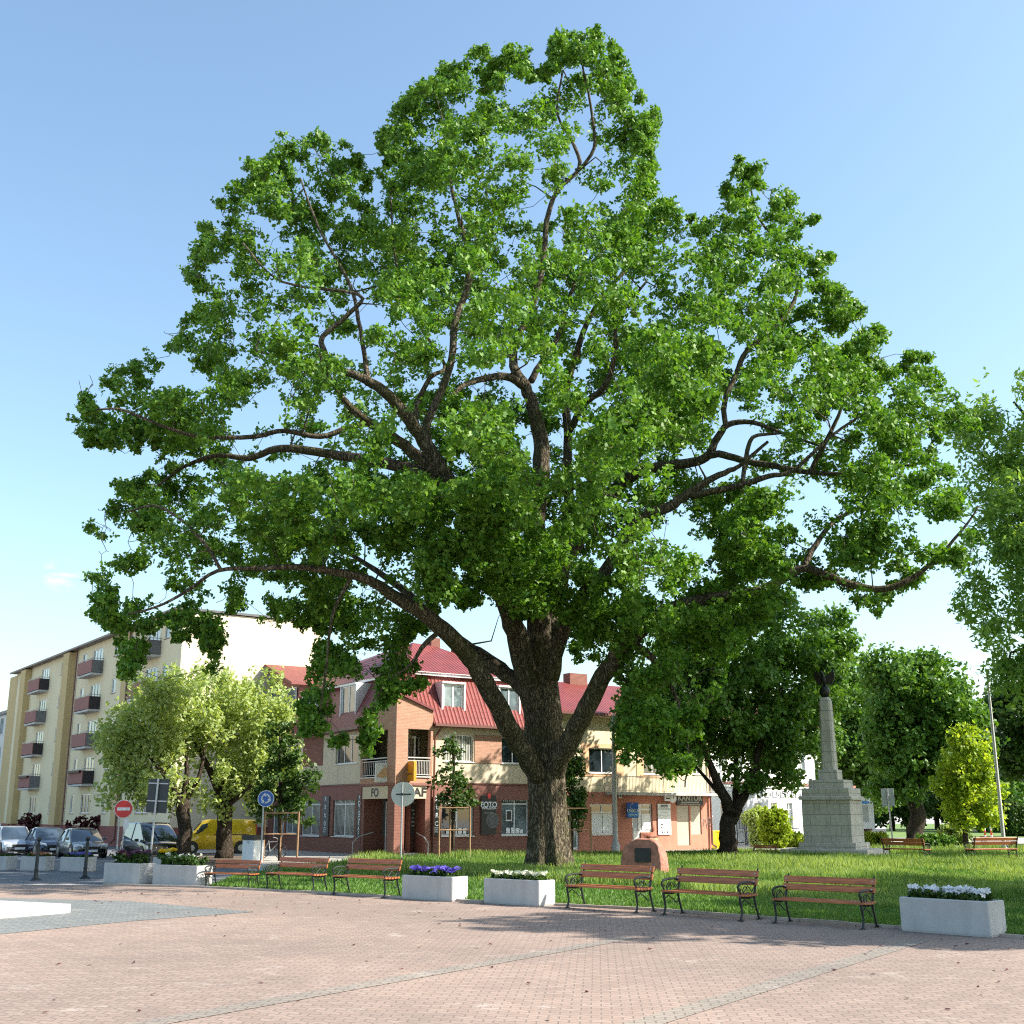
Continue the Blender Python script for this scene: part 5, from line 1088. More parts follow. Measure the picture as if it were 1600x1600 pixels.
for o in go:
    if o[1] < u1b+5.8: window(D, I4, o, 2, .75, glass='glass_pale', fw=.07)
for o in fo:
    if o[1] < u1b-.1: window(D, I4, o, 2, .7, glass='glass_pale', fw=.07)
MB().box(-9, u1b+6, -.18, -.002, zc-.04, zc+.12).build('cornice', M['fascia'], D); MB().box(-9, u1b+6, -.10, -.002, zc-.24, zc-.045).build('cornice', M['whiteframe'], D)
st_ = MB()
for x in np.arange(.2, u1b+5.5, 1.05):
    st_.box(x,x+.08,-.05,-.002,zc-.9,zc-.45); st_.box(x+.55,x+.63,-.05,-.002,zc-.9,zc-.45); st_.box(x+.08,x+.55,-.045,-.002,zc-.9,zc-.83)
    st_.disc((x+.84,-.03,zc-.65),(0,1,0),.12,.05,10)
st_.build('stucco_frieze', M['signback'], D)
MB().box(-9,u1b,.02,9,zd-.5,zd-.004).build('core_wall', M['whitewall'], D); MB().quad((u1b,0,0),(u1b,9,0),(u1b,9,zd),(u1b,0,zd)).build('end_wall', M['brick_dark'], D)
mb = MB(); mb.prism([(-9,-.4,zd),(u1b+.3,-.4,zd),(u1b+.3,4.5,zd+2.0),(-9,4.5,zd+2.0)], (0,0,.15)); mb.prism([(-9,9.4,zd),(u1b+.3,9.4,zd),(u1b+.3,4.5,zd+2.0),(-9,4.5,zd+2.0)], (0,0,.15)); mb.build('roof', M['tile_dark'], D)
MB().box(-9,u1b+.3,-.5,-.38,zd-.1,zd+.05).build('gutter', M['gutter'], D)
MB().box(u1b-2,u1b-.9,3.5,4.5,zd+1,zd+2.9).build('chimney', M['brick_dark'], D)
# ---- far beige block at right
E = thing('beige_block', 'far beige block of flats glimpsed between trees at the right edge', 'building'); pE = AT(1530,1300,150); E.location = (pE.x, 150, 0); E.rotation_euler = (0,0,R(-8))
he = AT(1560,1128,150).z; ops = [(x, x+1.8, 2+3*f, 3.6+3*f) for x in (2,5.5,9,12.5,16) for f in range(5)]
mb = MB(); wall(mb, 0, 19, 0, he, [o for o in ops if o[3] < he-.3]); mb.box(0,19,.4,10,0,he-.01); mb.build('wall', M['yellowish'], E)
for o in ops:
    if o[3] < he-.3: window(E, I4, o, 2, glass='glass_pale')
MB().box(-.3,19.3,-.4,10.2,he,he+.4).build('roof', M['greypanel'], E)

# gate pillar and iron fence
p = G(1185,1323.5); t = thing('gate_pillar', 'square brick gate pillar right of the black iron gate', 'gate pillar', p, R(40))
MB().box(-.35,.35,-.35,.35,0,2.2).build('shaft', M['brick_dark'], t); MB().rbox(-.42,.42,-.42,.42,2.2,2.36,.04).build('cap', M['fascia'], t)
a, b = G(1152,1323), G(1181,1323.5); t = thing('iron_gate', 'black wrought iron gate with spiked bars beside the brick pillar', 'gate', a, math.atan2(b.y-a.y, b.x-a.x)); L = (b-a).length
for (x0, x1) in ((0,L/2-.02),(L/2+.02,L)):
    g = MB(); g.box(x0,x0+.06,-.03,.03,.1,1.95); g.box(x1-.06,x1,-.03,.03,.1,1.95); g.box(x0,x1,-.02,.02,.25,.31); g.box(x0,x1,-.02,.02,1.5,1.56)
    k = 9
    for i in range(1,k): x = x0+(x1-x0)*i/k; g.box(x-.013,x+.013,-.013,.013,.1,1.85); g.lathe([(.03,0),(.03,.04),(.001,.16)], 6, (x,0,1.85))
    g.build('gate_leaf', M['iron'], t)
a, b = G(1189,1323.4), G(1250,1321); t = thing('iron_fence', 'low black iron fence in front of the white house', 'fence', a, math.atan2(b.y-a.y, b.x-a.x)); L = (b-a).length; g = MB()
g.box(0,L,-.02,.02,.2,.25); g.box(0,L,-.02,.02,1.1,1.15)
for i in range(int(L/.16)): g.box(i*.16-.01,i*.16+.01,-.01,.01,0,1.25)
g.build('railing', M['iron'], t)
t = thing('rubbish_bag_bin', 'small yellow wheelie bin behind the maple trunk', 'bin', G(1122,1326), .5); MB().loft([[(-.25,-.25,0),(.25,-.25,0),(.25,.25,0),(-.25,.25,0)],[(-.3,-.3,1.0),(.3,-.3,1.0),(.3,.3,1.0),(-.3,.3,1.0)]]).build('body', M['yellow'], t); MB().rbox(-.33,.33,-.33,.33,1.0,1.1,.04).build('lid', M['yellow'], t)
t.name = 'wheelie_bin'

# ================================================================ MONUMENT, BOULDER
p = G(1296,1341); mo = thing('eagle_monument', 'grey stone obelisk on a stepped plinth topped by a bronze eagle on a globe', 'monument', p + Vector((.72,1.6,0)), R(-30)); mo.scale = (.88, .88, 1)
my = mo.location.y; sc_ = my/FPX/.98
def zz_(py): return AT(1297, py, my).z
steps = [(-.1,.12,3.1),(.12,.42,2.45),(.42,zz_(1316),1.62),(zz_(1316),zz_(1250),1.38)]
for i, (z0, z1, h) in enumerate(steps):
    MB().rbox(-h,h,-h,h,z0,z1-.003,.03).build('step' if i < 2 else ('plinth_foot' if i == 2 else 'plinth'), M['stone'], mo)
z0 = zz_(1250); MB().rbox(-1.52,1.52,-1.52,1.52,z0,z0+.18,.05).build('cap_moulding', M['stone'], mo)
z1 = zz_(1232); MB().rbox(-1.35,1.35,-1.35,1.35,z0+.182,z1,.03).build('upper_block', M['stone'], mo); z2 = zz_(1219); MB().rbox(-1.02,1.02,-1.02,1.02,z1+.002,z2,.03).build('upper_block', M['stone'], mo)
z3 = zz_(1203); MB().rbox(-.56,.56,-.56,.56,z2+.002,z3,.03).build('shaft_base', M['stone'], mo)
z4 = zz_(1090)
def oct_(r, z, b=.3): c = r*b; return [(-r+c,-r,z),(r-c,-r,z),(r,-r+c,z),(r,r-c,z),(r-c,r,z),(-r+c,r,z),(-r,r-c,z),(-r,-r+c,z)]
MB().loft([oct_(.40,z3+.002),oct_(.39,z3+.5),oct_(.33,z4-.3),oct_(.29,z4-.08),oct_(.22,z4)]).build('shaft', M['stone'], mo)
ea = MB(); ea.lathe([(.05,0),(.2,.06),(.29,.2),(.31,.33),(.26,.5),(.12,.6),(.04,.62)], 16, (0,0,z4)); ea.build('globe', M['bronze'], mo, smooth='all')
e0 = z4+.6
ea = MB()   # eagle: body, head with beak, tail, half-spread wings, legs
def ell(c, d, a, b, n=10): 
    c, d = Vector(c), Vector(d); ea.tube([c - d*.5, c - d*.42, c - d*.2, c + d*.05, c + d*.3, c + d*.45, c+d*.5], [a*.15, a*.5, a*.9, a, a*.75, a*.4, a*.1], n)
ell((0,0,e0+.30),(-.10,-.2,.62),.17,0); ell((-.08,-.14,e0+.66),(-.16,-.06,.10),.085,0)
ea.tube([(-.16,-.18,e0+.68),(-.24,-.22,e0+.66),(-.26,-.23,e0+.60)], [.035,.025,.004], 6)
ea.loft([[(-.08,.05,e0+.1),(.08,.05,e0+.1),(.08,.12,e0+.12),(-.08,.12,e0+.12)],[(-.13,.2,e0-.28),(.13,.2,e0-.28),(.13,.24,e0-.28),(-.13,.24,e0-.28)]])
for s_ in (-1,1):
    ea.prism([(s_*.10,.0,e0+.52),(s_*.34,.02,e0+.66),(s_*.55,.06,e0+.82),(s_*.62,.08,e0+.62),(s_*.58,.1,e0+.38),(s_*.48,.1,e0+.2),(s_*.40,.1,e0+.06),(s_*.30,.1,e0+.10),(s_*.20,.08,e0+.04),(s_*.1,.06,e0+.2)], (0,.05,0))
    ea.tube([(s_*.07,-.02,e0+.1),(s_*.08,-.04,e0-.06)], [.05,.03], 6)
ea.build('eagle', M['bronze'], mo, smooth=True)
# boulder
p = G(1008,1368); bo = thing('memorial_boulder', 'rough pink granite boulder with a dark square plaque on the lawn', 'boulder', p, R(-24))
import bmesh
bm = bmesh.new(); bmesh.ops.create_icosphere(bm, subdivisions=5, radius=1)
from mathutils import noise as mn
for v in bm.verts:
    q = v.co.copy(); f = 1 + .10*mn.noise(q*1.7) + .05*mn.noise(q*4.5) + .02*mn.noise(q*11)
    x, y, z = q*f; x = math.copysign(abs(x)**.75, x); y = math.copysign(abs(y)**.8, y); z = math.copysign(abs(z)**.62, z)
    v.co = Vector((x*.86*(1-.16*max(z,0)) , max(y*.6, -.40 + .02*mn.noise(q*9) + .16*max(z,0)), z*.98+.28))
    if v.co.z < -.1: v.co.z = -.1
me = bpy.data.meshes.new('rock'); bm.to_mesh(me); bm.free(); rk = link('rock', me, M['granite'], bo, smooth='all')
MB().box(-.24,.34,-.46,-.36,.42,.90).build('plaque', M['bronze'], bo, Matrix.Rotation(R(-6),4,'X'))
pt = MB(); pt.prism([(-1.0,-.55,0),(1.0,-.55,0),(1.15,.6,0),(-1.0,.6,0)], (0,0,.09)); pt.build('footing', M['kerb'], bo)

# ================================================================ BENCHES
BG = 'wooden park benches with cast iron sides'
def make_bench(label, far=False):
    t = thing('park_bench', label, 'bench', group=BG); hw = .90
    for x in (-hw, -.0, hw):
        if x == 0: continue
        s = MB(); r = .020
        # front leg with S curve, rear leg running up as back post, armrest with scroll, seat rail, brace
        s.tube([(x,-.28,0),(x,-.25,.05),(x,-.22,.16),(x,-.25,.30),(x,-.27,.40),(x,-.24,.44)], [.032,.022,r,.024,.026,r], 7)
        s.tube([(x,.30,0),(x,.27,.06),(x,.22,.20),(x,.17,.36),(x,.18,.46),(x,.25,.70),(x,.31,.86),(x,.33,.90)], [.032,.022,r,.024,.024,r,.018,.012], 7)
        s.tube([(x,-.26,.41),(x,0,.39),(x,.18,.42)], .022, 7)
        s.tube([(x,.22,.63),(x,.05,.665),(x,-.12,.665),(x,-.25,.645),(x,-.31,.60),(x,-.30,.53),(x,-.26,.50),(x,-.23,.53),(x,-.25,.57)], [r,r,.022,.022,.02,.018,.015,.012,.008], 7)
        s.tube([(x,-.29,.55),(x,-.24,.47),(x,-.25,.42)], r*.9, 6)
        s.tube([(x,-.23,.30),(x,-.12,.36),(x,.0,.30),(x,.10,.22),(x,.20,.24)], .012, 6)
        s.tube([(x+.0,-.10+.07*math.cos(k), .52+.07*math.sin(k)) for k in [i*.6 for i in range(11)]], .010, 5)
        s.tube([(x,-.16,.47),(x,-.02,.60),(x,.1,.50),(x,.19,.58)], .010, 5)
        s.box(x-.035,x+.035,-.33,-.22,0,.018); s.box(x-.035,x+.035,.25,.35,0,.018)
        s.build('side_frame', M['iron'], t, smooth=True)
    for i, (y, z) in enumerate(((-.24,.425),(-.135,.42),(-.03,.417),(.075,.42),(.165,.43))):
        MB().rbox(-hw-.06,hw+.06,y-.045,y+.045,z,z+.035,.008).build('seat_slat', M['wood'], t)
    for zc_, yc in ((.66,.205),(.80,.25)):
        T = Matrix.Translation((0,yc,zc_)) @ Matrix.Rotation(R(-17),4,'X')
        sl = MB().rbox(-hw-.06,hw+.06,-.02,.02,-.058,.058,.008).build('back_slat', M['wood'], t, T)
        bt = MB()
        for x in (-hw,hw): bt.disc((x,-.024,0),(0,1,0),.014,.012,8)
        bt.build('bolt', M['steel'], sl, I4)
    return t
bl_ = ['leftmost bench in the front row, right of the dark-planted planter with a pale path behind','second bench from the left in front of the staked dark young tree','third bench from the left, just left of the purple flower planter','bench between the cream flower planter and the boulder','bench right of the boulder, middle of the right-hand three','bench nearest the camera, left of the white flower planter']
feet = [((320,1387),(386,1389.5)),((415,1391.5),(487,1395.5)),((520,1398.5),(599,1403.5)),((885,1420),(994,1428)),((1037,1431),(1157,1440.5)),((1211,1444),(1348,1453.5))]
bench0 = make_bench(bl_[0])
for i, (a, b) in enumerate(feet):
    o = bench0 if i == 0 else copy_tree(bench0); a, b = G(*a), G(*b); o['label'] = bl_[i]
    ang = math.atan2(b.y-a.y, b.x-a.x); k = (b-a).length/1.80; m_ = (a+b)/2; n2 = Vector((-math.sin(ang), math.cos(ang), 0))*.28*k
    o.location = m_ + n2; o.location.z = .012; o.rotation_euler = (0,0,ang); k = min(1.12, max(.9, k)); o.scale = (k,k,k); print('bench', k, math.degrees(ang))
for lab, a, b, rot in (('far bench with reddish seat left of the monument under the maple',(1179,1338),(1213,1338.5),0),('dark far bench in the grass right of the monument',(1386,1344),(1449,1346),math.pi),('dark far bench in the long grass at the right edge',(1515,1348),(1588,1347),math.pi),('farthest dark bench beside the lamp post near the park road',(1538,1327),(1572,1328),math.pi)):
    o = copy_tree(bench0); o['label'] = lab; a, b = G(*a), G(*b); o.location = (a+b)/2; o.location.z = .02; o.rotation_euler = (0,0,math.atan2(b.y-a.y,b.x-a.x)+rot); k = min(1.25,(b-a).length/1.8); o.scale = (k,k,k)

# ================================================================ PLANTERS
PG = 'white concrete flower planters along the square'
def planter(label, base, ang, w, d, h):
    t = thing('flower_planter', label, 'planter', base, ang, PG); m1 = MB(); i_ = .07
    n0 = lambda x, y, z, b=.02: [(-x+b,-y,z),(x-b,-y,z),(x,-y+b,z),(x,y-b,z),(x-b,y,z),(-x+b,y,z),(-x,y-b,z),(-x,-y+b,z)]
    x, y = w/2, d/2
    m1.loft([n0(x*.985,y*.97,0),n0(x,y,.04),n0(x,y,h-.015),n0(x-.012,y-.012,h),n0(x-i_,y-i_,h),n0(x-i_,y-i_,h-.09)], caps=False)
    m1.build('box', M['conc_plant'], t); MB().box(-x+i_-.01,x-i_+.01,-y+i_-.01,y-i_+.01,h-.12,h-.085).build('soil', M['earth'], t); return t
M['conc_plant'] = plain('white_painted_concrete', (.47,.465,.45), .85, amt=.12, scale=2.5, bump=.004, bscale=60, grime=.25)
def flowers(label, base, ang, w, d, h, petal, leaf='darkleaf', n=110, fs=.045, fh=.2, x0=-1, x1=1, cat='flowers', per=5, bush=.5):
    t = thing('flowers', label, cat, base + Vector((0,0,h-.09)), ang); hw, hd = w/2-.12, d/2-.12
    m_ = 46; c = np.stack([rng.uniform(x0*hw, x1*hw, m_*3), rng.uniform(-hd, hd, m_*3), rng.uniform(.02, fh*.75, m_*3)], 1)
    V, F, var = clump_leaves(c, np.full(len(c), .07), 26, .055, .05, None, 1.4, .6, 6); npmesh('leaves', V, F, M[leaf], t, var)
    fx = rng.uniform(x0*hw, x1*hw, n); fy = rng.uniform(-hd, hd, n); fz = fh*(.55 + .45*vnoise(fx+9, fy+9, .22, 4)) + rng.uniform(0,.05,n); vs, fc, vv = [], [], []
    for x, y, z in zip(fx, fy, fz):
        nr = Vector((random.gauss(0,.4), -.5+random.gauss(0,.4), .8)).normalized(); a_ = nr.orthogonal().normalized(); b_ = nr.cross(a_); s_ = fs*random.uniform(.7,1.2); q0 = random.uniform(0,6); rv = random.random()
        for k in range(5):
            w0 = q0 + k*2*math.pi/5; e1 = a_*math.cos(w0-.5)+b_*math.sin(w0-.5); e2 = a_*math.cos(w0)+b_*math.sin(w0); e3 = a_*math.cos(w0+.5)+b_*math.sin(w0+.5); o_ = Vector((x,y,z)); i0 = len(vs)
            vs += [o_, o_+e1*s_*.75+nr*.008, o_+e2*s_+nr*.002, o_+e3*s_*.75+nr*.008]; fc.append((i0,i0+1,i0+2,i0+3)); vv.append(min(1,max(0,rv+random.uniform(-.2,.2))))
    npmesh('blossoms', np.array([tuple(v) for v in vs]), np.array(fc), M[petal], t, np.array(vv)); return t
def pl_px(label, l, r, h, d, flabel, petal, **k):
    a, b = G(*l), G(*r); ang = math.atan2(b.y-a.y, b.x-a.x); w = (b-a).length; n2 = Vector((-math.sin(ang), math.cos(ang), 0))*d/2; base = (a+b)/2 + n2; base.z = .015
    planter(label, base, ang, w, d, h); flowers(flabel, base, ang, w, d, h, petal, **k); print('planter', w, math.degrees(ang))
pl_px('white concrete planter of white flowers at the right edge', (1408,1456), (1549,1467), .60, .62, 'bright white pansies filling the right-hand planter', 'pet_white', n=95, fs=.08, fh=.26)
pl_px('white concrete planter of cream flowers in front of the oak trunk', (755,1412), (842,1418), .58, .60, 'cream white pansies in the planter before the oak trunk', 'pet_cream', n=170, fs=.065, fh=.24)
pl_px('white concrete planter of purple flowers right of the third bench', (627,1405), (706,1410), .58, .60, 'purple pansies filling the middle planter', 'pet_purple', n=190, fs=.07, fh=.28)
pl_px('white concrete planter with dark bushy plants beside the first bench', (237,1383.5), (306,1387), .60, .62, 'dark leafy plants with few cream blossoms in the planter by the first bench', 'pet_cream', n=30, fs=.05, fh=.42, leaf='darkleaf')
pl_px('white concrete planter with dark maroon plants, leftmost of the front row', (160,1381), (216,1383.5), .62, .66, 'dark maroon flowering plants in the leftmost front planter', 'pet_dark', n=130, fs=.07, fh=.46, leaf='darkleaf')
pl_px('white concrete planter of yellow flowers half hidden behind the front row', (236,1372), (262,1373), .66, .6, 'bright yellow pansies behind the dark bushy planter', 'pet_yellow', n=110, fs=.08, fh=.34)
pl_px('shaded back planter behind the right-hand bollard', (92,1362), (132,1363), .52, .6, 'small white and purple flowers in the back planter near the right bollard', 'pet_purple', n=90, fs=.06, fh=.22)
pl_px('shaded back planter behind the left-hand bollard', (30,1361), (70,1361.5), .52, .6, 'rusty brown flowers in the back planter near the left bollard', 'pet_orange', n=120, fs=.06, fh=.2)
pl_px('shaded back planter cut by the left edge of the picture', (-34,1360), (8,1361), .52, .6, 'dark flowers in the back planter at the left edge', 'pet_dark', n=90, fs=.06, fh=.2)

# ================================================================ STREET FURNITURE
def bollard(label, px, py, h=1.35):
    b = G(px, py); t = thing('bollard', label, 'bollard', b + Vector((0,0,.012)), 0, 'black metal bollards')
    MB().lathe([(.17,0),(.17,.03),(.12,.05),(.085,.09),(.07,.12),(.062,.30),(.072,.31),(.072,.34),(.06,.36),(.052,h-.28),(.065,h-.27),(.065,h-.22),(.045,h-.20),(.045,h-.14)], 16).build('post', M['iron'], t, smooth=True)
    MB().lathe([(.03,h-.14),(.062,h-.11),(.075,h-.06),(.062,h-.015),(.02,h)], 16).build('ball_finial', M['iron'], t, smooth=True)
bollard('black bollard at the left, farther from the planters', 55, 1376); bollard('black bollard nearer the leftmost front planter', 132, 1373); bollard('black bollard squeezed between the two left front planters', 232, 1379, .95)
def poled(name, label, px, py, top, hp, r=.035, cat='road sign'):
    b = G(px, py); t = thing(name, label, cat, b); h = AT(px, top, b.y).z; MB().cyl(0,0,-.1,h,r,12).build('pole', M['steel'], t, smooth=True); return t, b, h
# no-entry
t, b, h = poled('no_entry_sign', 'red round no-entry road sign with white bar in front of the parked cars', 181, 1349, 1252, 0)
cz = AT(185,1264,b.y).z; MB().disc((.15,-.05,cz),(0,1,0),.37,.03,32).build('disc', M['red'], t); MB().disc((.15,-.036,cz),(0,1,0),.40,.02,32).build('white_rim', M['white'], t); MB().box(-.13,.43,-.075,-.067,cz-.065,cz+.065).build('white_bar', M['white'], t)
t.rotation_euler = (0,0,R(12)); MB().cyl(.22,.02,-.1,cz-.3,.03,8).build('pole', M['steel'], t)
MB().box(.2,.42,-.06,-.04,cz-.85,cz-.42).build('small_plate', M['bill'], t)
# dark rectangular sign seen from behind
t, b, h = poled('road_sign', 'tall rectangular road sign seen from behind, dark grey, on a pole by the left planters', 231, 1376, 1216, 0)
p0, p1 = AT(226,1270,b.y), AT(250,1217,b.y); z0, z1 = AT(237,1270,b.y).z, AT(237,1217,b.y).z; hw_ = .42
t.rotation_euler = (0,R(2.2),R(-18)); MB().rbox(-.40,.40,.045,.07,z0,z1,.01).build('panel', M['signdark'], t)
bk = MB(); bk.box(-.38,.38,.02,.044,z0+(z1-z0)*.33,z0+(z1-z0)*.33+.04); bk.box(-.38,.38,.02,.044,z0+(z1-z0)*.85,z0+(z1-z0)*.85+.04); bk.build('bracket', M['steel'], t)
# blue round sign
t, b, h = poled('blue_round_sign', 'blue round mandatory road sign with white arrows near the litter bin', 407, 1352, 1236, 0)
cz = AT(410,1248,b.y).z; MB().disc((.1,-.05,cz),(0,1,0),.35,.03,32).build('disc', M['white'], t); MB().disc((.1,-.068,cz),(0,1,0),.32,.012,32).build('blue_face', M['blue'], t)
ar = MB()
for k in range(3):
    a0 = k*2*math.pi/3 + .3; pts = [(.1+.17*math.cos(a0+q*.33), -.078, cz+.17*math.sin(a0+q*.33)) for q in range(5)]; ar.tube(pts, .035, 4)
    e_ = Vector(pts[-1]); tdir = Vector((-math.sin(a0+1.45),0,math.cos(a0+1.45))); nn = Vector((tdir.z,0,-tdir.x)); ar.prism([e_+tdir*.14, e_+nn*.085, e_-nn*.085], (0,-.01,0))
ar.build('arrows', M['white'], t)
# round white sign from behind
t, b, h = poled('round_sign', 'round white road sign seen from behind with its pole in front of the photo shop', 626, 1346, 1224, 0, .045)
cz = AT(627,1241,b.y).z; t.rotation_euler = (0,0,R(-6)); MB().disc((.03,.09,cz),(0,1,0),.56,.03,40).build('disc', M['sign_white'] if 'sign_white' in M else M['white'], t)
bk = MB(); bk.box(-.30,.42,.055,.075,cz-.03,cz+.03); bk.box(-.06,.06,-.06,.05,cz-.05,cz+.05); bk.build('bracket', M['signdark'], t)
# information board and rectangular sign near the monument
t, b, h = poled('road_sign', 'grey rectangular road sign seen from behind in front of the dark park trees', 1396, 1327, 1232, 0, .05)
z0, z1 = AT(1389,1260,b.y).z, AT(1389,1232,b.y).z; t.rotation_euler = (0,R(-1.5),R(-10)); MB().rbox(-.38,.38,.055,.08,z0,z1,.01).build('panel', M['signback'], t); MB().box(-.36,.36,.03,.052,(z0+z1)/2,(z0+z1)/2+.05).build('bracket', M['steel'], t)
b = G(1356,1319); t = thing('information_board', 'white information board on two posts behind the right side of the monument', 'board', b, R(8))
z0, z1 = AT(1356,1295,b.y).z, AT(1356,1247,b.y).z; MB().box(-.62,.62,-.03,.03,z0,z1).build('panel', M['bill'], t); MB().box(-.35,.2,-.04,-.032,z0+.5,z1-.5).build('map', M['signback'], t); MB().box(-.3,.3,-.04,-.032,z1-.4,z1-.2).build('header', M['lightblue'], t)
for x in (-.5,.5): MB().cyl(x,.07,0,z1+.05,.04,8).build('post', M['steel'], t)
# lamp posts
def lamp_post(label, px, py, top, r0, arm=1):
    b = G(px, py); h = AT(px, top, b.y).z; t = thing('street_lamp' if arm else 'pole', label, 'street lamp' if arm else 'pole', b)
    MB().lathe([(r0*1.6,-.1),(r0*1.6,.5),(r0*1.1,.6),(r0,.9),(r0*.55,h)], 14).build('pole', M['rail'], t, smooth=True)
    if not arm: return t
    MB().tube([(0,0,h-.05),(.1,0,h+.25),(.5,0,h+.5),(1.1,0,h+.58)], .04, 8).build('arm', M['rail'], t, smooth=True)
    MB().loft([[(1.0,-.1,h+.55),(1.0,.1,h+.55),(1.0,.1,h+.66),(1.0,-.1,h+.66)],[(1.35,-.15,h+.55),(1.35,.15,h+.55),(1.35,.13,h+.70),(1.35,-.13,h+.70)],[(1.75,-.06,h+.58),(1.75,.06,h+.58),(1.75,.05,h+.64),(1.75,-.05,h+.64)]]).build('lamp_head', M['signback'], t); return t
lamp_post('grey street lamp post in front of the yellow and terracotta house', 962, 1334, 1120, .15)
lamp_post('tall pale bare pole among the trees at right', 1570, 1331, 1045, .11, 0)
for px, lab in ((1540,'left red and white striped post at the park road'),(1550,'right red and white striped post at the park road')):
    b = G(px, 1313); t = thing('striped_post', lab, 'post', b, 0, 'red and white striped posts')
    for k in range(4): MB().cyl(0,0,k*.4,k*.4+.398,.08,10).build('band', M['white' if k % 2 == 0 else 'red'], t)
# litter bin
b = G(394,1349); t = thing('litter_bin', 'white square litter bin with a black rim behind the first bench', 'litter bin', b, R(-30))
MB().rbox(-.34,.34,-.34,.34,.03,1.0,.03).build('body', M['white'], t); rmb = MB(); 
for (x0,x1,y0,y1) in ((-.36,.36,-.36,-.28),(-.36,.36,.28,.36),(-.36,-.28,-.28,.28),(.28,.36,-.28,.28)): rmb.box(x0,x1,y0,y1,1.002,1.20)
rmb.box(-.28,.28,-.28,.28,1.002,1.03); rmb.build('rim', M['black'], t); MB().box(-.06,.06,-.36,-.343,.86,.96).build('lock_plate', M['steel'], t); MB().box(-.3,.3,-.3,.3,0,.028).build('foot', M['black'], t)
# bicycle leaning by the stakes
b = G(424,1341); t = thing('bicycle', 'dark bicycle parked beside the litter bin and the staked tree', 'bicycle', b, R(-25))
for x in (-.52,.52):
    w = MB(); w.tube([(x+.34*math.cos(a_),0,.35+.34*math.sin(a_)) for a_ in np.linspace(0,2*math.pi,25)], .02, 6, cap=False); w = w.build('wheel', M['tyre'], t)
    s_ = MB()
    for k in range(9): a_ = k*math.pi/4.5; s_.tube([(x,0,.35),(x+.33*math.cos(a_),0,.35+.33*math.sin(a_))], .005, 4)
    s_.build('spokes', M['steel'], w, I4)
fr = MB()
for pts in ([(-.52,0,.35),(-.1,0,.32)],[(-.1,0,.32),(-.22,0,.85)],[(-.52,0,.35),(-.2,0,.78)],[(-.2,0,.76),(.34,0,.80)],[(-.1,0,.32),(.36,0,.70)],[(.33,0,.92),(.37,0,.68),(.52,0,.35)]): fr.tube(pts, .02, 7)
fr.build('frame', M['signback'], t)
MB().loft([[(-.36,-.07,.86),(-.36,.07,.86),(-.36,.07,.91),(-.36,-.07,.91)],[(-.1,-.02,.87),(-.1,.02,.87),(-.1,.02,.9),(-.1,-.02,.9)]]).build('saddle', M['black'], t); MB().tube([(.25,-.28,.98),(.3,-.2,.99),(.33,0,.93),(.3,.2,.99),(.25,.28,.98)], .015, 6).build('handlebar', M['steel'], t)

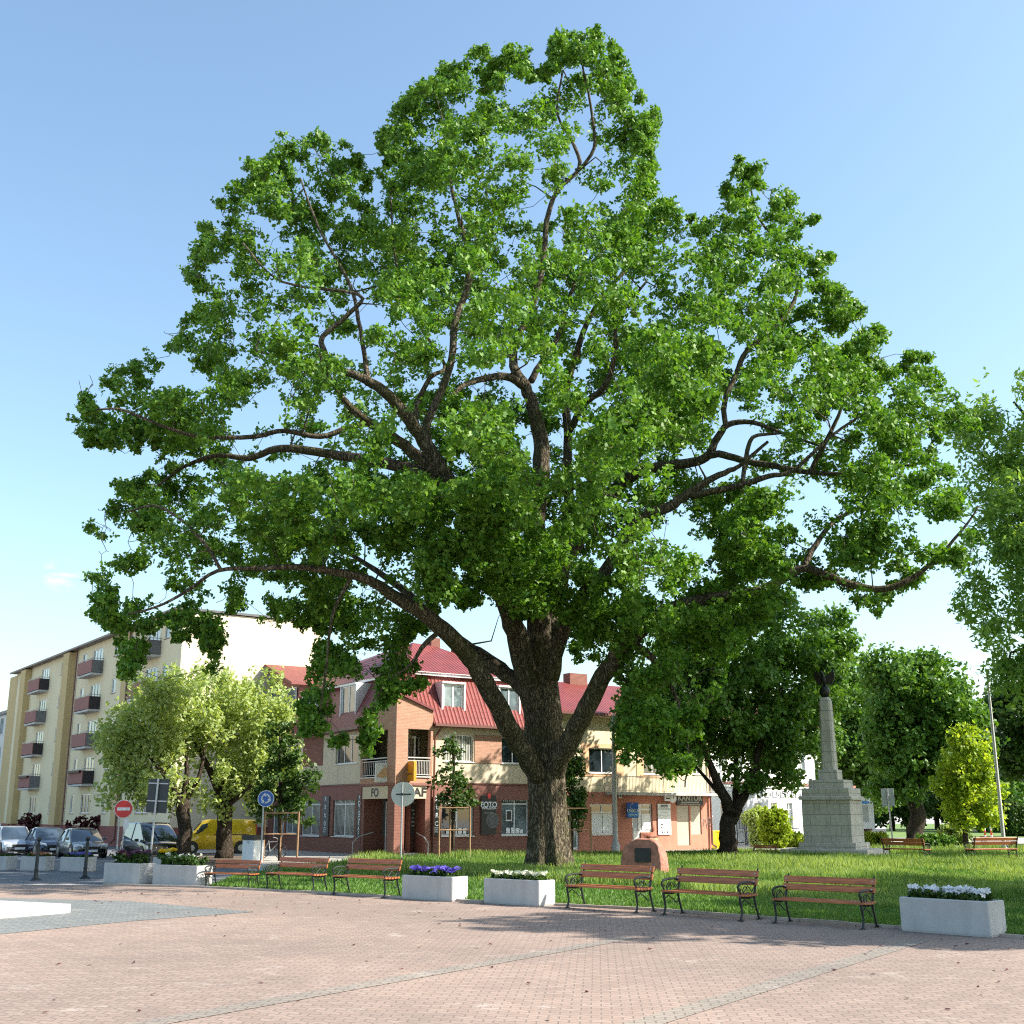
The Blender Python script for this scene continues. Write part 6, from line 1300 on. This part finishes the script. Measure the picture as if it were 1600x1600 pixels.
# ================================================================ CARS
def car(label, base, heading, colr, style='hatch', name='parked_car', cat='car', L=4.0, Wd=1.72, Hh=1.46):
    t = thing(name, label, cat, base, heading, 'vehicles parked by the block of flats'); P0 = colr; w = Wd/2
    if style == 'mpv': top = [(-.50,.72,.98),(-.47,.80,1.0),(-.30,.97,1.0),(.10,1.0,1.0),(.22,.97,1.0),(.40,.62,1.0),(.50,.50,1.0)]
    body = []                                    # stations: x, z_low, z_belt, half width
    hf = .60 if style != 'mpv' else .66; xs = [-.5,-.485,-.42,-.30,-.1,.1,.24,.36,.45,.49,.5]
    belt = [.60,.72,.80,.82,.80,.79,.77,.72,.64,.54,.46]; wid = [.80,.90,.97,1.0,1.0,1.0,1.0,.98,.92,.84,.76]; low = [.36,.26,.20,.18,.18,.18,.18,.18,.20,.25,.32]
    if style == 'mpv': belt = [.70,.86,.92,.93,.92,.90,.87,.82,.74,.62,.50]
    rings = []
    for x, zb, ww, zl in zip(xs, belt, wid, low):
        X = x*L; a = w*ww; rings.append([(X,-a*.90,zl),(X,-a,zl+.12),(X,-a,zb-.22),(X,-a*.97,zb-.06),(X,-a*.84,zb+.02),(X,0,zb+.05),(X,a*.84,zb+.02),(X,a*.97,zb-.06),(X,a,zb-.22),(X,a,zl+.12),(X,a*.90,zl),(X,0,zl-.01)])
    bd = MB().loft(rings).build('body', P0, t, smooth=True)
    if style == 'mpv': gx = [(-.485,.86,.86),(-.44,1.30,.80),(-.36,Hh-.06,.76),(-.1,Hh,.74),(.06,Hh-.03,.73),(.14,Hh-.14,.74),(.36,.86,.86)]
    else: gx = [(-.47,.74,.84),(-.40,1.02,.80),(-.30,Hh-.10,.73),(-.12,Hh,.71),(.02,Hh-.02,.70),(.10,Hh-.12,.72),(.27,.78,.86)]
    rg, rf = [], []
    for x, zt, ww in gx:
        X = x*L; a = w*ww; zl = .72 if style != 'mpv' else .84; ab = w*.93; k_ = (zt-zl)/(Hh-zl); at_ = ab + (a-ab)*max(0,min(1,k_)); rg.append([(X,-ab,zl),(X,-at_,zt-.05),(X,-at_*.9,zt),(X,at_*.9,zt),(X,at_,zt-.05),(X,ab,zl)])
    gl = MB().loft(rg).build('windows', M['carglass'], t, smooth=True)
    rr = []
    for x, zt, ww in gx[2:5]: X = x*L; a = w*ww; rr.append([(X,-a*1.0,zt-.07),(X,-a*.93,zt+.012),(X,0,zt+.03),(X,a*.93,zt+.012),(X,a*1.0,zt-.07),(X,0,zt-.04)])
    MB().loft(rr).build('roof', P0, t, smooth=True)
    pl_ = MB()
    zl = .74 if style != 'mpv' else .86
    for sy in (-1,1):
        for (x0, x1, zt) in ((gx[1][0]*L, gx[2][0]*L, Hh-.1),(-.10*L,-.09*L,Hh-.03),(gx[-1][0]*L-.02, gx[4][0]*L, Hh-.05)):
            pl_.tube([(x0, sy*w*.925, zl),(x1, sy*w*.725, zt)], .035, 6)
    pl_.build('pillars', P0, t)
    for sx in (-.31,.31):
        for sy in (-1,1):
            wy = sy*(w-.10); wl = MB().tube([(sx*L,wy-.10,.31),(sx*L,wy-.09,.31),(sx*L,wy+.09,.31),(sx*L,wy+.10,.31)], [.28,.31,.31,.28], 24).build('wheel', M['tyre'], t, smooth=True)
            MB().tube([(sx*L,wy+sy*.101,.31),(sx*L,wy+sy*.108,.31)], [.20,.17], 12).build('rim', M['rim'], wl, I4); ar_ = MB().tube([(sx*L,sy*(w-.25),.33),(sx*L,sy*(w+.004),.33)], .36, 20).build('wheel_arch', M['black'], bd, I4)
    for sy in (-1,1):
        MB().loft([[(L*.475,sy*w*.55,.52),(L*.475,sy*w*.55,.66),(L*.44,sy*w*.93,.70),(L*.44,sy*w*.93,.56)],[(L*.50,sy*w*.50,.50),(L*.495,sy*w*.50,.62),(L*.455,sy*w*.90,.67),(L*.465,sy*w*.90,.54)]]).build('headlight', M['lamp'], t)
        MB().box(-L*.5-.01,-L*.47,sy*w*.72-.1,sy*w*.72+.1,.62,.86).build('tail_light', M['taillamp'], t)
        MB().rbox(L*.17,L*.17+.12,sy*(w+.06)-.09,sy*(w+.06)+.09,.86,.98,.02).build('mirror', P0, t)
    MB().box(L*.495,L*.505,-w*.42,w*.42,.42,.56).build('grille', M['black'], t); MB().box(L*.506,L*.516,-.26,.26,.30,.41).build('number_plate', M['bill'], t); MB().box(L*.44,L*.502,-w*.70,w*.70,.20,.28).build('bumper_intake', M['black'], t)
    return t
hd = math.atan2(-.83,.56)
car('silver hatchback at the left end of the parked row', G(17,1335), hd, paint('silver_paint',(.42,.46,.50)), L=3.9)
car('dark blue small car parked second from the left', G(72,1336.5), hd, paint('dark_blue_paint',(.035,.05,.09)), L=3.5, Hh=1.42)
car('grey hatchback with sunlight on its bonnet, third from the left', G(126,1339.5), hd, paint('grey_paint',(.16,.165,.16)), L=3.9, Hh=1.40)
car('black people carrier parked beside the lime tree trunk', G(235,1343), hd, paint('black_paint',(.025,.022,.02)), 'mpv', L=4.5, Wd=1.85, Hh=1.72)
# yellow van
b = G(335,1333.5); ang = math.atan2(-.35,-.93); t = thing('yellow_van', 'yellow delivery van with dark stripes parked between the lime trunks', 'van', b, ang, 'vehicles parked by the block of flats')
w = .88; rings = []
for x, zt, ww in ((-2.1,1.66,.96),(-2.05,1.80,.99),(-1.2,1.84,1),(.3,1.84,1),(.75,1.76,.98),(1.25,1.22,.98),(1.45,1.05,.97),(2.0,.86,.93),(2.12,.62,.85)):
    a = w*ww; rings.append([(x,-a*.95,.25),(x,-a,.38),(x,-a,min(zt-.1,1.0)),(x,-a*(.88 if zt > 1.3 else .95),zt-.08),(x,-a*.8,zt),(x,a*.8,zt),(x,a*(.88 if zt > 1.3 else .95),zt-.08),(x,a,min(zt-.1,1.0)),(x,a,.38),(x,a*.95,.25)])
vb = MB().loft(rings).build('body', paint('yellow_van_paint',(.62,.42,.01)), t, smooth=True)
for sy in (-1,1):
    MB().box(-1.7,.2,sy*(w+.004)-.006,sy*(w+.004)+.006,.99,1.04).build('stripe', M['gutter'], t); MB().box(-1.7,.0,sy*(w*.93)-.006,sy*(w*.93)+.006,1.30,1.35).build('stripe', M['gutter'], t)
    MB().prism([(.55,sy*(w*.93),1.08),(1.2,sy*(w*.95),1.06),(.85,sy*(w*.885),1.55),(.55,sy*(w*.885),1.62)], (0,sy*.02,0)).build('side_window', M['carglass'], t)
    MB().box(-2.12,-2.06,sy*w*.86-.07,sy*w*.86+.07,.85,1.55).build('tail_light', M['taillamp'], t); MB().box(2.02,2.1,sy*w*.62-.14,sy*w*.62+.14,.62,.78).build('headlight', M['lamp'], t)
    MB().rbox(1.0,1.14,sy*(w+.12)-.08,sy*(w+.12)+.08,1.08,1.28,.02).build('mirror', M['black'], t)
    for sx in (-1.3,1.35):
        wy = sy*(w-.1); wl = MB().tube([(sx,wy-.1,.31),(sx,wy-.09,.31),(sx,wy+.09,.31),(sx,wy+.1,.31)], [.28,.31,.31,.28], 24).build('wheel', M['tyre'], t, smooth=True); MB().tube([(sx,wy+sy*.101,.31),(sx,wy+sy*.108,.31)], [.19,.16], 12).build('rim', M['rim'], wl, I4); MB().tube([(sx,sy*(w-.3),.33),(sx,sy*(w+.004),.33)], .37, 20).build('wheel_arch', M['black'], vb, I4)
MB().prism([(.86,-w*.75,1.72),(1.24,-w*.85,1.25),(1.24,w*.85,1.25),(.86,w*.75,1.72)], (.03,0,.02)).build('windscreen', M['carglass'], t)

# small cloud low at left, inside the sky: a soft volume far away is not needed here
# litter of fallen leaves and crumbs on the paving
n = 900; X = rng.uniform(-11, 12, n); Y = rng.uniform(13, 34, n); kd = kerbdist(X, Y); k = ~inside(X, Y, lp) & (rng.random(n) < np.clip(1.1-kd/9, .12, 1)); X, Y = X[k], Y[k]
c = np.stack([X, Y, np.full(len(X), .03)], 1); V, F = leaf_quads(c, np.tile([[0,0,2.2]], (len(c),1)), .05, 1.6, 2.0); V[:,2] = np.clip(V[:,2], .022, .06)
tag(npmesh('fallen_leaves', V, F, M['vine'], var=rng.random(len(F))), 'scattered dry leaves and crumbs on the brick paving', 'leaves', kind='stuff')
